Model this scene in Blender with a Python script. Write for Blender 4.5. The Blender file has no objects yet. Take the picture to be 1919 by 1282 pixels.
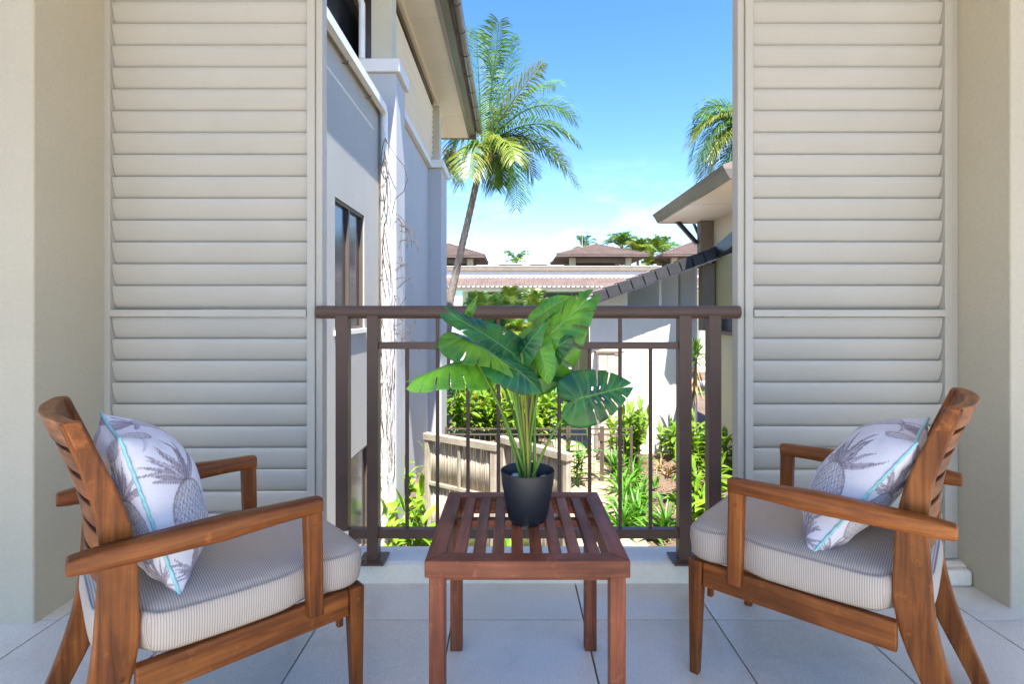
import bpy, math, random
import numpy as np
from mathutils import Vector, Matrix, Quaternion
R = math.radians
rng = random.Random(7)
S = bpy.context.scene

# ------------------------------------------------------------ camera
F, HZ, CX, CZ = 987.0, 590.0, 959.5, 1.0     # focal length in photo px, horizon row, centre column, eye height
cam_d = bpy.data.cameras.new('camera'); cam = bpy.data.objects.new('camera', cam_d); S.collection.objects.link(cam)
cam_d.sensor_width = 36; cam_d.lens = 36 * F / 1919.0
cam_d.shift_y = -(641 - HZ) / 1919.0
cam_d.clip_start = 0.05; cam_d.clip_end = 2000
cam.location = (0, 0, CZ); cam.rotation_euler = (R(90), 0, 0)
S.camera = cam

# ------------------------------------------------------------ light
SUN = Vector((0.115, -0.43, 0.90)).normalized()
el = math.asin(SUN.z)
W = bpy.data.worlds.new('World'); S.world = W; W.use_nodes = True
nt = W.node_tree; nt.nodes.clear()
sky = nt.nodes.new('ShaderNodeTexSky'); sky.sky_type = 'NISHITA'; sky.sun_disc = False
sky.sun_elevation = el; sky.sun_rotation = math.atan2(SUN.x, SUN.y)
sky.air_density = 1.0; sky.dust_density = 0.3; sky.ozone_density = 1.6
bg = nt.nodes.new('ShaderNodeBackground'); bg.inputs['Strength'].default_value = 0.077
wo = nt.nodes.new('ShaderNodeOutputWorld')
tc = nt.nodes.new('ShaderNodeTexCoord')
sep = nt.nodes.new('ShaderNodeSeparateXYZ'); nt.links.new(tc.outputs['Generated'], sep.inputs[0])
mp = nt.nodes.new('ShaderNodeMapping'); mp.inputs['Scale'].default_value = (3.0, 3.0, 9.0)
nt.links.new(tc.outputs['Generated'], mp.inputs[0])
ns = nt.nodes.new('ShaderNodeTexNoise'); ns.inputs['Scale'].default_value = 2.6; ns.inputs['Detail'].default_value = 7; ns.inputs['Roughness'].default_value = .6
nt.links.new(mp.outputs[0], ns.inputs[0])
cr = nt.nodes.new('ShaderNodeValToRGB'); cr.color_ramp.elements[0].position = .5; cr.color_ramp.elements[1].position = .72
nt.links.new(ns.outputs[0], cr.inputs[0])
mr = nt.nodes.new('ShaderNodeMapRange'); mr.inputs[1].default_value = .02; mr.inputs[2].default_value = .30; mr.inputs[3].default_value = .35; mr.inputs[4].default_value = 0
nt.links.new(sep.outputs[2], mr.inputs[0])
mu = nt.nodes.new('ShaderNodeMath'); mu.operation = 'MULTIPLY'; nt.links.new(cr.outputs[0], mu.inputs[0]); nt.links.new(mr.outputs[0], mu.inputs[1])
mx = nt.nodes.new('ShaderNodeMix'); mx.data_type = 'RGBA'
nt.links.new(mu.outputs[0], mx.inputs[0]); mx.inputs[7].default_value = (8, 8.2, 8.5, 1)
hs = nt.nodes.new('ShaderNodeHueSaturation'); hs.inputs['Saturation'].default_value = 1.30; hs.inputs['Hue'].default_value = .508
nt.links.new(sky.outputs[0], hs.inputs['Color']); nt.links.new(hs.outputs[0], mx.inputs[6])
nt.links.new(mx.outputs[2], bg.inputs[0]); nt.links.new(bg.outputs[0], wo.inputs[0])
sl = bpy.data.lights.new('sun', 'SUN'); sl.energy = 3.4; sl.angle = R(.5); sl.color = (1, .95, .86)
so = bpy.data.objects.new('sun', sl); S.collection.objects.link(so)
so.rotation_euler = SUN.to_track_quat('Z', 'Y').to_euler(); so.location = (3, -10, 20)
vs = S.view_settings; vs.view_transform = 'Standard'; vs.look = 'None'; vs.gamma = 1; vs.use_curve_mapping = False
vs.exposure = 2.4
S.cycles.max_bounces = 8; S.cycles.diffuse_bounces = 5; S.cycles.transparent_max_bounces = 12
S.cycles.caustics_reflective = False; S.cycles.caustics_refractive = False

# ------------------------------------------------------------ helpers
def P(x, y, Y): return Vector(((x - CX) * Y / F, Y, CZ - (y - HZ) * Y / F))
GZ = -2.6
def G(x, y):
    Y = (CZ - GZ) * F / (y - HZ); return Vector(((x - CX) * Y / F, Y, GZ))
def off(p):
    o = Vector((0, 0, 0))
    while p is not None: o += p.location; p = p.parent
    return o
def empty(name, loc, label, cat, group=None, rz=0, parent=None):
    o = bpy.data.objects.new(name, None); S.collection.objects.link(o); o.empty_display_size = .1
    o.location = loc; o.rotation_euler = (0, 0, rz)
    return tag(o, label, cat, group)
def tag(o, label=None, cat=None, group=None, kind=None):
    if label: o['label'] = label
    if cat: o['category'] = cat
    if group: o['group'] = group
    if kind: o['kind'] = kind
    return o
def inst(src, name, parent, loc=(0, 0, 0), rot=(0, 0, 0), sc=(1, 1, 1)):
    o = bpy.data.objects.new(name, src.data); S.collection.objects.link(o); o.parent = parent
    o.location = loc; o.rotation_euler = rot; o.scale = sc
    for m in src.modifiers:
        if m.type == 'BEVEL':
            b = o.modifiers.new('bevel', 'BEVEL'); b.width = m.width; b.segments = m.segments; b.limit_method = 'ANGLE'
    return o
class MB:
    def __init__(s): s.v = []; s.f = []
    def add(s, v, f):
        n = len(s.v); s.v += [tuple(p) for p in v]; s.f += [tuple(i + n for i in q) for q in f]; return s
    def box(s, x0, y0, z0, x1, y1, z1):
        return s.add([(x0,y0,z0),(x1,y0,z0),(x1,y1,z0),(x0,y1,z0),(x0,y0,z1),(x1,y0,z1),(x1,y1,z1),(x0,y1,z1)],
                     [(0,3,2,1),(4,5,6,7),(0,1,5,4),(1,2,6,5),(2,3,7,6),(3,0,4,7)])
    def prism(s, poly, vec):
        n = len(poly); vec = Vector(vec); a = [Vector(p) for p in poly]
        nrm = Vector((0,0,0))
        for i in range(n): nrm += a[i].cross(a[(i+1) % n])
        if nrm.dot(vec) < 0: a.reverse()
        v = a + [p + vec for p in a]
        f = [tuple(range(n-1, -1, -1)), tuple(range(n, 2*n))] + [(i, (i+1) % n, (i+1) % n + n, i + n) for i in range(n)]
        return s.add(v, f)
    def bar(s, a, b, w, h, up=(0,0,1)):
        a = Vector(a); b = Vector(b); d = (b - a).normalized(); up = Vector(up)
        sd = d.cross(up).normalized(); u = sd.cross(d).normalized()
        q = [sd*-w/2 + u*-h/2, sd*w/2 + u*-h/2, sd*w/2 + u*h/2, sd*-w/2 + u*h/2]
        return s.prism([a + k for k in q], b - a)
    def tube(s, pts, r, n=8, caps=True):
        pts = [Vector(p) for p in pts]; m = len(pts)
        if not hasattr(r, '__len__'): r = [r] * m
        t0 = (pts[1] - pts[0]).normalized()
        ref = Vector((0,0,1)) if abs(t0.z) < .9 else Vector((1,0,0))
        x = t0.cross(ref).normalized(); v = []; 
        for i, p in enumerate(pts):
            t = (pts[min(i+1, m-1)] - pts[max(i-1, 0)]).normalized()
            x = (x - t * x.dot(t)).normalized(); y = t.cross(x)
            for k in range(n):
                a = 2*math.pi*k/n; v.append(p + (x*math.cos(a) + y*math.sin(a)) * r[i])
        f = [(i*n+k, i*n+(k+1) % n, (i+1)*n+(k+1) % n, (i+1)*n+k) for i in range(m-1) for k in range(n)]
        if caps: f += [tuple(range(n-1, -1, -1)), tuple(range((m-1)*n, m*n))]
        return s.add(v, f)
    def lathe(s, prof, n=32, c=(0,0,0)):
        c = Vector(c); m = len(prof)
        v = [c + Vector((r*math.cos(2*math.pi*k/n), r*math.sin(2*math.pi*k/n), z)) for r, z in prof for k in range(n)]
        f = [(i*n+k, i*n+(k+1) % n, (i+1)*n+(k+1) % n, (i+1)*n+k) for i in range(m-1) for k in range(n)]
        f += [tuple(range(n-1, -1, -1)), tuple(range((m-1)*n, m*n))]
        return s.add(v, f)
    def build(s, name, mat, parent=None, smooth=False, bevel=0, seg=2, local=False):
        me = bpy.data.meshes.new(name)
        o0 = Vector((0,0,0)) if local or parent is None else off(parent)
        me.from_pydata([(p[0]-o0.x, p[1]-o0.y, p[2]-o0.z) for p in s.v], [], s.f)
        me.materials.append(mat)
        if smooth:
            me.polygons.foreach_set('use_smooth', [True]*len(me.polygons))
            if smooth == 2: me.set_sharp_from_angle(angle=R(40))
        me.update()
        o = bpy.data.objects.new(name, me); S.collection.objects.link(o)
        if parent is not None: o.parent = parent
        if bevel:
            b = o.modifiers.new('bevel', 'BEVEL'); b.width = bevel; b.segments = seg; b.limit_method = 'ANGLE'; b.angle_limit = R(35)
        return o
def bez(a, c, b, n):
    return [a*(1-t)**2 + c*2*t*(1-t) + b*t*t for t in [i/(n-1) for i in range(n)]]

# ------------------------------------------------------------ materials
class N:
    def __init__(s, name):
        s.m = bpy.data.materials.new(name); s.m.use_nodes = True; s.t = s.m.node_tree
        s.b = s.t.nodes['Principled BSDF']; s.o = s.t.nodes['Material Output']
    def n(s, t, **k):
        x = s.t.nodes.new(t)
        for a, b in k.items(): setattr(x, a, b)
        return x
    def l(s, a, b): s.t.links.new(a, b)
    def math(s, op, a, b=None):
        x = s.n('ShaderNodeMath', operation=op)
        for i, q in enumerate((a, b)):
            if q is None: continue
            if isinstance(q, (int, float)): x.inputs[i].default_value = q
            else: s.l(q, x.inputs[i])
        return x.outputs[0]
    def coord(s, scale=(1,1,1), rnd=True, kind='Object'):
        tc = s.n('ShaderNodeTexCoord'); mp = s.n('ShaderNodeMapping'); mp.inputs['Scale'].default_value = scale
        s.l(tc.outputs[kind], mp.inputs[0])
        if rnd:
            oi = s.n('ShaderNodeObjectInfo'); k = s.math('MULTIPLY', oi.outputs['Random'], 37.0)
            s.l(k, mp.inputs['Location'])
        return mp.outputs[0]
    def noise(s, co, scale, detail=4, rough=.55, dist=0):
        x = s.n('ShaderNodeTexNoise'); x.inputs['Scale'].default_value = scale; x.inputs['Detail'].default_value = detail
        x.inputs['Roughness'].default_value = rough; x.inputs['Distortion'].default_value = dist
        s.l(co, x.inputs[0]); return x.outputs[0]
    def ramp(s, fac, stops):
        x = s.n('ShaderNodeValToRGB'); e = x.color_ramp.elements
        while len(e) < len(stops): e.new(.5)
        for q, (p, c) in zip(e, stops): q.position = p; q.color = (*c, 1)
        s.l(fac, x.inputs[0]); return x.outputs[0]
    def mix(s, fac, a, b, mode='MIX'):
        x = s.n('ShaderNodeMix', data_type='RGBA', blend_type=mode)
        for i, q in ((0, fac), (6, a), (7, b)):
            if isinstance(q, (int, float)): x.inputs[i].default_value = q
            elif isinstance(q, tuple): x.inputs[i].default_value = (*q, 1)
            else: s.l(q, x.inputs[i])
        return x.outputs[2]
    def bump(s, h, strength, dist=.01):
        x = s.n('ShaderNodeBump'); x.inputs['Strength'].default_value = strength; x.inputs['Distance'].default_value = dist
        s.l(h, x.inputs['Height']); s.l(x.outputs[0], s.b.inputs['Normal'])
    def base(s, c):
        if isinstance(c, tuple): s.b.inputs['Base Color'].default_value = (*c, 1)
        else: s.l(c, s.b.inputs['Base Color'])
    def set(s, rough=.6, metal=0, spec=.5):
        s.b.inputs['Roughness'].default_value = rough; s.b.inputs['Metallic'].default_value = metal; s.b.inputs['Specular IOR Level'].default_value = spec
def sc(c, k): return tuple(min(1, x*k) for x in c)
def pm(name, col, rough=.6, metal=0, spec=.5, var=(3, .12), fine=None, bump=None, rnd=0, dirt=None):
    m = N(name); m.set(rough, metal, spec); co = m.coord()
    c = m.ramp(m.noise(co, var[0]), [(.3, sc(col, 1-var[1])), (.7, sc(col, 1+var[1]))])
    if fine: c = m.mix(fine[1], c, m.ramp(m.noise(co, fine[0], 6), [(.3, (.25,)*3), (.7, (1,)*3)]), 'MULTIPLY')
    if dirt: c = m.mix(m.ramp(m.noise(co, dirt[0], 8, .65), [(.52, (0,)*3), (.75, (dirt[1],)*3)]), c, dirt[2])
    if rnd:
        oi = m.n('ShaderNodeObjectInfo'); h = m.n('ShaderNodeHueSaturation')
        mr = m.n('ShaderNodeMapRange'); mr.inputs[3].default_value = 1-rnd; mr.inputs[4].default_value = 1+rnd
        m.l(oi.outputs['Random'], mr.inputs[0]); m.l(mr.outputs[0], h.inputs['Value']); m.l(c, h.inputs['Color']); c = h.outputs[0]
    m.base(c)
    if bump: m.bump(m.noise(co, bump[0], 5), bump[1], bump[2])
    return m.m
def wood(name, dark, mid, light, axis, rough=.42, worn=0):
    m = N(name); m.set(rough, 0, .28)
    s = [26, 26, 26]; s[axis] = 1.6
    co = m.coord(tuple(s)); n1 = m.noise(co, 1.4, 8, .62, .6)
    s2 = [140, 140, 140]; s2[axis] = 5
    n2 = m.noise(m.coord(tuple(s2)), 1.0, 3)
    c = m.ramp(n1, [(.28, dark), (.5, mid), (.74, light)])
    c = m.mix(.35, c, m.ramp(n2, [(.35, (.35,)*3), (.6, (1,)*3)]), 'MULTIPLY')
    b = m.noise(m.coord((1,1,1)), 7, 4)
    c = m.mix(m.ramp(b, [(.35, (0,)*3), (.75, (.55,)*3)]), c, sc(dark, .75))
    oi = m.n('ShaderNodeObjectInfo'); h = m.n('ShaderNodeHueSaturation'); mr = m.n('ShaderNodeMapRange'); mr.inputs[3].default_value = .8; mr.inputs[4].default_value = 1.2
    m.l(oi.outputs['Random'], mr.inputs[0]); m.l(mr.outputs[0], h.inputs['Value']); m.l(c, h.inputs['Color']); c = h.outputs[0]
    if worn:
        c = m.mix(m.ramp(m.noise(m.coord((1,1,1)), 30, 6, .7), [(.6, (0,)*3), (.72, (worn,)*3)]), c, sc(light, 1.5))
    m.base(c); m.bump(n2, .18, .002)
    rr = m.n('ShaderNodeMapRange'); rr.inputs[3].default_value = rough-.12; rr.inputs[4].default_value = rough+.2
    m.l(b, rr.inputs[0]); m.l(rr.outputs[0], m.b.inputs['Roughness'])
    return m.m
def leafmat(name, c1, c2, transl=.3, rough=.45, attr=False, vein=(.3,.45,.2), nsc=6):
    m = N(name); m.set(rough, 0, .45)
    co = m.coord(); g = m.ramp(m.noise(co, nsc, 3), [(.34, c1), (.66, c2)])
    oi = m.n('ShaderNodeObjectInfo'); h = m.n('ShaderNodeHueSaturation'); mr = m.n('ShaderNodeMapRange'); mr.inputs[3].default_value = .75; mr.inputs[4].default_value = 1.25
    m.l(oi.outputs['Random'], mr.inputs[0]); m.l(mr.outputs[0], h.inputs['Value']); m.l(g, h.inputs['Color']); g = h.outputs[0]
    if attr:
        at = m.n('ShaderNodeAttribute', attribute_name='vein'); g = m.mix(at.outputs['Fac'], g, vein)
    m.base(g)
    tr = m.n('ShaderNodeBsdfTranslucent'); m.l(m.mix(1.0, g, (1.6, 1.5, .6), 'MULTIPLY'), tr.inputs[0])
    ms = m.n('ShaderNodeMixShader'); ms.inputs[0].default_value = transl
    m.l(m.b.outputs[0], ms.inputs[1]); m.l(tr.outputs[0], ms.inputs[2]); m.l(ms.outputs[0], m.o.inputs[0])
    return m.m
def glassmat(name, tint, refl):
    m = N(name); tr = m.n('ShaderNodeBsdfTransparent'); tr.inputs[0].default_value = (*tint, 1)
    gl = m.n('ShaderNodeBsdfGlossy'); gl.inputs['Roughness'].default_value = .02
    fr = m.n('ShaderNodeFresnel'); fr.inputs[0].default_value = 1.5
    k = m.math('ADD', fr.outputs[0], refl); ms = m.n('ShaderNodeMixShader')
    m.l(k, ms.inputs[0]); m.l(tr.outputs[0], ms.inputs[1]); m.l(gl.outputs[0], ms.inputs[2]); m.l(ms.outputs[0], m.o.inputs[0])
    return m.m

M = {}
M['render_beige'] = pm('beige render', (.53,.465,.34), .85, var=(1.3,.05), fine=(90,.10), bump=(160,.35,.004))
M['shutter'] = pm('shutter paint', (.48,.445,.375), .45, var=(2,.04), fine=(180,.06), dirt=(9,.22,(.40,.36,.28)))
M['kerb'] = pm('kerb render', (.80,.73,.61), .75, var=(3,.06), fine=(70,.12), bump=(120,.2,.003))
M['ceiling'] = pm('ceiling paint', (.78,.76,.7), .8)
M['bronze'] = pm('bronze powder coat', (.105,.062,.045), .38, 0, .32, var=(4,.12), fine=(200,.12))
M['grout'] = pm('grout', (.22,.20,.17), .9, var=(6,.2))
M['tile'] = pm('stone look tile', (.78,.72,.62), .22, var=(2.5,.06), fine=(220,.30), bump=(150,.10,.002), rnd=.07, dirt=(4,.35,(.42,.38,.31)))
wd = ((.050,.014,.003), (.26,.074,.013), (.45,.152,.030))
M['wx'], M['wy'], M['wz'] = (wood('teak grain %s' % 'xyz'[i], *wd, i, .4, .25) for i in range(3))
td = ((.085,.024,.012), (.25,.072,.032), (.36,.125,.062))
M['tx'], M['ty'], M['tz'] = (wood('table timber grain %s' % 'xyz'[i], *td, i, .45, .35) for i in range(3))
M['grey_wood_x'] = wood('weathered timber x', (.28,.24,.18), (.45,.40,.32), (.58,.54,.45), 0, .8)
M['grey_wood_z'] = wood('weathered timber z', (.28,.24,.18), (.45,.40,.32), (.58,.54,.45), 2, .8)
M['bamboo'] = wood('brush stick', (.22,.18,.13), (.48,.43,.35), (.62,.57,.49), 2, .8)
m = N('brush stick'); m.set(.85, 0, .2)
c = m.ramp(m.noise(m.coord((170,170,2.0)), 1.0, 3), [(.3, (.22,.18,.13)), (.5, (.50,.45,.37)), (.72, (.66,.61,.53))]); m.base(c); M['bamboo'] = m.m
M['pot'] = pm('black resin pot', (.018,.022,.028), .42, 0, .5, var=(5,.1), fine=(150,.2))
M['pebble'] = pm('pebble', (.5,.5,.46), .7, var=(30,.15))
M['petiole'] = leafmat('petiole', (.10,.22,.02), (.16,.27,.035), .1)
M['petiole2'] = leafmat('yellow petiole', (.26,.25,.03), (.20,.22,.03), .1)
M['monstera'] = leafmat('monstera leaf', (.010,.085,.038), (.055,.25,.040), .30, .27, True, (.16,.36,.09), 13)
M['monstera_light'] = leafmat('light monstera leaf', (.045,.21,.025), (.20,.46,.030), .34, .26, True, (.28,.48,.10), 13)
M['teal'] = pm('teal piping', (.30,.58,.60), .7, var=(60,.15))
M['render_grey'] = pm('grey render', (.43,.425,.395), .85, var=(1.1,.05), fine=(40,.15), bump=(70,.3,.006), dirt=(1.2,.4,(.36,.35,.32)))
M['render_pale'] = pm('pale shade-blue render', (.47,.485,.50), .8, var=(.8,.05), fine=(30,.06), bump=(60,.15,.006), dirt=(.9,.18,(.42,.42,.40)))  # blue tint puts the shade on wall B into the base colour
M['render_white'] = pm('white render', (.78,.76,.72), .85, var=(.9,.05), fine=(20,.08), bump=(40,.2,.006), dirt=(.8,.3,(.6,.56,.5)))
M['render_cream'] = pm('cream render', (.60,.55,.42), .85, var=(.8,.06), fine=(25,.08))
M['trim_white'] = pm('white trim', (.74,.73,.70), .55, var=(2,.05), dirt=(3,.25,(.5,.48,.42)))
M['soffit'] = pm('soffit sheet', (.82,.77,.67), .7, var=(.8,.04))
M['brown_metal'] = pm('brown gutter', (.13,.105,.085), .3, 0, .6, var=(2,.15))
M['frame_brown'] = pm('brown window frame', (.10,.075,.06), .45)
M['screen'] = pm('security screen mesh', (.03,.035,.05), .16, 0, .9, var=(1.2,.25))
M['dark'] = pm('dark opening', (.012,.013,.014), .5)
M['black'] = pm('black strut', (.012,.012,.014), .4)
M['pvc'] = pm('white pvc', (.80,.79,.76), .4, var=(3,.04), dirt=(5,.35,(.5,.46,.4)))
M['vine'] = pm('dry vine', (.09,.062,.045), .9, var=(6,.35))
M['verge'] = pm('slate grey verge tile', (.032,.032,.038), .7, var=(5,.2), fine=(60,.2), rnd=.15)
M['rooftile'] = pm('brown roof tile', (.165,.115,.10), .8, var=(1.2,.2), fine=(8,.25), rnd=.1)
M['brick'] = pm('brick red fascia', (.36,.16,.10), .8)
M['stone'] = pm('sandstone cladding', (.50,.42,.36), .85, var=(6,.25), fine=(30,.2), bump=(25,.4,.01), rnd=.25)
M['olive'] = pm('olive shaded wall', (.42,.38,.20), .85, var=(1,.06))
M['taupe'] = pm('taupe column', (.20,.165,.13), .8)
M['glass'] = glassmat('window glass', (.85,.9,.88), .08)
M['lamp_dark'] = pm('downlight', (.25,.24,.2), .5)
M['trunk'] = pm('palm trunk', (.22,.18,.15), .9, var=(6,.3), fine=(14,.4))
M['frond'] = leafmat('palm frond', (.04,.12,.012), (.11,.22,.03), .25, .35)
M['frond_y'] = leafmat('yellowing frond', (.12,.19,.02), (.22,.25,.04), .3, .4)
M['rachis'] = pm('frond rib', (.30,.30,.08), .5)
M['dry'] = pm('dry leaf', (.36,.24,.11), .85, var=(8,.3))
M['ginger'] = leafmat('ginger leaf', (.10,.24,.014), (.26,.38,.035), .35, .4)
M['strap'] = leafmat('strap leaf', (.045,.16,.015), (.13,.30,.035), .3, .38)
M['dracaena'] = leafmat('dracaena leaf', (.06,.17,.02), (.15,.27,.05), .3, .4)
M['orange'] = leafmat('orange bract', (.5,.12,.02), (.45,.2,.03), .2)
M['path'] = pm('sand coloured concrete', (.40,.30,.19), .9, var=(.9,.12), fine=(20,.15), bump=(40,.2,.01))
M['paving'] = pm('shadow-dark paving', (.26,.23,.20), .85, var=(1.0,.12), fine=(12,.2))  # darker tone stands in for the shadow on the far path
M['deck'] = pm('pale pool paving', (.62,.58,.50), .85, var=(.5,.06))
M['lawn'] = pm('lawn', (.09,.19,.04), .9, var=(1.5,.2), fine=(30,.4))
M['mulch'] = pm('mulch soil', (.17,.115,.08), .95, var=(1.4,.22), fine=(35,.45), bump=(30,.8,.04))
M['chips'] = pm('leaf litter', (.22,.14,.09), .95, var=(9,.4))
M['pool_fence'] = pm('pool fence paint', (.10,.075,.06), .4)
w_ = N('pool water'); w_.set(.06, 0, .5); w_.base((.08,.50,.50)); w_.bump(w_.noise(w_.coord((1,1,1)), 3, 3), .15, .05); M['water'] = w_.m

# striped cushion fabric
m = N('striped seat fabric'); m.set(.9, 0, .2)
tcx = m.n('ShaderNodeTexCoord'); sp = m.n('ShaderNodeSeparateXYZ'); m.l(tcx.outputs['Object'], sp.inputs[0])
sn = m.n('ShaderNodeSeparateXYZ'); m.l(tcx.outputs['Normal'], sn.inputs[0])
isf = m.math('GREATER_THAN', m.math('ABSOLUTE', sn.outputs[0]), .75)
k = m.n('ShaderNodeMix'); m.l(isf, k.inputs[0]); m.l(sp.outputs[0], k.inputs[2]); m.l(sp.outputs[1], k.inputs[3])
wv = m.math('SINE', m.math('MULTIPLY', k.outputs[0], 2*math.pi/.0047))
st = m.math('ADD', m.math('MULTIPLY', wv, .5), .5)
nz = m.noise(m.coord((1,1,1)), 260, 2)
c = m.ramp(m.math('ADD', m.math('MULTIPLY', st, .8), m.math('MULTIPLY', nz, .25)), [(.25, (.36,.295,.235)), (.5, (.46,.39,.32)), (.8, (.53,.455,.39))])
m.base(c); m.bump(m.math('ADD', st, m.math('MULTIPLY', m.noise(m.coord((1,1,1)), 11, 3), 10.0)), .3, .0015); M['stripe'] = m.m
# printed pillow cotton: print colour lives in the colour attribute
m = N('pineapple print cotton'); m.set(.85, 0, .2)
at = m.n('ShaderNodeAttribute', attribute_name='print'); m.base(at.outputs['Color'])
m.bump(m.noise(m.coord((1,1,1)), 9, 3), .35, .02); M['print'] = m.m

# ============================================================ SETTING
g = MB()
NX = 60
xs = np.concatenate([np.linspace(-400, -12, 8), np.linspace(-10, 12, 56), np.linspace(14, 400, 8)])
ys = np.concatenate([np.linspace(-300, 0, 6), np.linspace(1, 40, 90), np.linspace(44, 1500, 14)])
vv = []
for y in ys:
    for x in xs:
        z = GZ - .02
        bed = max(0, min(1, (x - 2.2) / 1.6)) * max(0, min(1, (13.6 - y) / .4)) * max(0, min(1, (y - 3) / 2))
        z += .16 * bed * (1 + .25*math.sin(3*x + y) + .2*math.sin(5.1*y)) if x < 5.3 else 0
        vv.append((x, y, z))
nx = len(xs)
g.add(vv, [(j*nx+i, j*nx+i+1, (j+1)*nx+i+1, (j+1)*nx+i) for j in range(len(ys)-1) for i in range(nx-1)])
tag(g.build('ground', M['mulch'], smooth=True), kind='structure')
tag(MB().prism([(.75,3,GZ),(2.0,3,GZ),(2.15,10,GZ),(2.25,14.9,GZ),(1.15,14.9,GZ),(1.05,10,GZ)], (0,0,.03)).build('path', M['path']), kind='structure')
tag(MB().box(1.1,14.9,GZ,4.5,23.8,GZ+.025).build('path', M['paving']), kind='structure')
tag(MB().box(-3,24.0,GZ,9,26.6,GZ+.03).build('lawn', M['lawn']), kind='structure')
tag(MB().box(-14,26.6,GZ,14,28.2,GZ+.06).build('pool_deck', M['deck']), kind='structure')
tag(MB().box(-9,28.25,GZ,8,33.0,GZ+.04).build('pool_water', M['water']), kind='structure')
tag(MB().box(-30,33.0,GZ,30,36,GZ+.07).build('pool_deck', M['deck']), kind='structure')

# leaf litter on the bed
l = MB()
for i in range(2600):
    x = rng.uniform(2.0, 5.0); y = rng.uniform(6.5, 13.5)
    if i % 6 == 0: x = rng.uniform(-1.6, 1.0); y = rng.uniform(7.5, 11)
    bed = max(0, min(1, (x - 2.2) / 1.6)) * max(0, min(1, (13.6 - y) / .4))
    z = GZ - .005 + .16*bed*(1 + .25*math.sin(3*x + y) + .2*math.sin(5.1*y))
    a = rng.uniform(0, 6.28); s_ = rng.uniform(.015, .05); d = Vector((math.cos(a), math.sin(a), rng.uniform(-.3,.5)))*s_; e = Vector((-math.sin(a), math.cos(a), rng.uniform(-.3,.6)))*s_*.4
    c = Vector((x, y, z + .01)); l.add([c-d, c+e, c+d, c-e], [(0,1,2,3)])
tag(l.build('leaf_litter', M['chips']), 'dry brown leaf litter scattered over the garden bed', 'leaf litter', kind='stuff')

# ------------------------------------------------------------ balcony
fl = MB().box(-3.2,-2.6,-.25,3.2,2.16,-.012).build('balcony_floor', M['grout']); tag(fl, kind='structure')
TS = .43
t0 = MB().box(.0024,.0024,-.012,TS-.0024,TS-.0024,0).build('tile', M['tile'], fl, bevel=.0015, seg=1, local=True)
first = True
for j in range(0, 11):
    for i in range(-5, 5):
        x = .235 + i*TS; y = 1.725 - j*TS
        if y > 2.0 or y < -2.6: continue
        if first: t0.location = (x, y, 0); first = False
        else: inst(t0, 'tile', fl, (x, y, 0))
k_ = MB().prism([(-1.60,1.955,.0),(-1.60,1.965,.062),(-1.60,1.985,.07),(-1.60,2.11,.074),(-1.60,2.11,-.25)], (3.34,0,0)).build('balcony_kerb', M['kerb'], bevel=.006)
tag(k_, kind='structure')
tag(MB().box(-2.15,-1.05,3.3,2.75,2.2,3.5).build('ceiling', M['ceiling']), kind='structure')
tag(MB().box(-3.2,1.70,-.2,-1.545,2.14,3.3).build('balcony_wall', M['render_beige'], bevel=.006), 'beige rendered balcony wall on the left behind the left chair', 'wall')
tag(MB().box(1.695,1.79,-.2,3.2,2.14,3.3).build('balcony_wall', M['render_beige'], bevel=.006), 'beige rendered balcony wall on the right behind the right chair', 'wall')
rb = MB()
for i in range(26):
    a = rng.uniform(0, 1); rb.lathe([(.003,0),(rng.uniform(.006,.014),.004),(rng.uniform(.004,.01),.011),(.002,.014)], 6, (1.60+.085*a, 1.90+rng.uniform(0,.07), .0+.05*rng.random()*(a<.7)))
tag(MB().box(1.585,1.93,0,1.692,2.0,.06).build('rubble_lump', M['kerb'], bevel=.012, seg=3), 'small rough mortar lump at the foot of the right shutter', 'mortar')

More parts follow.
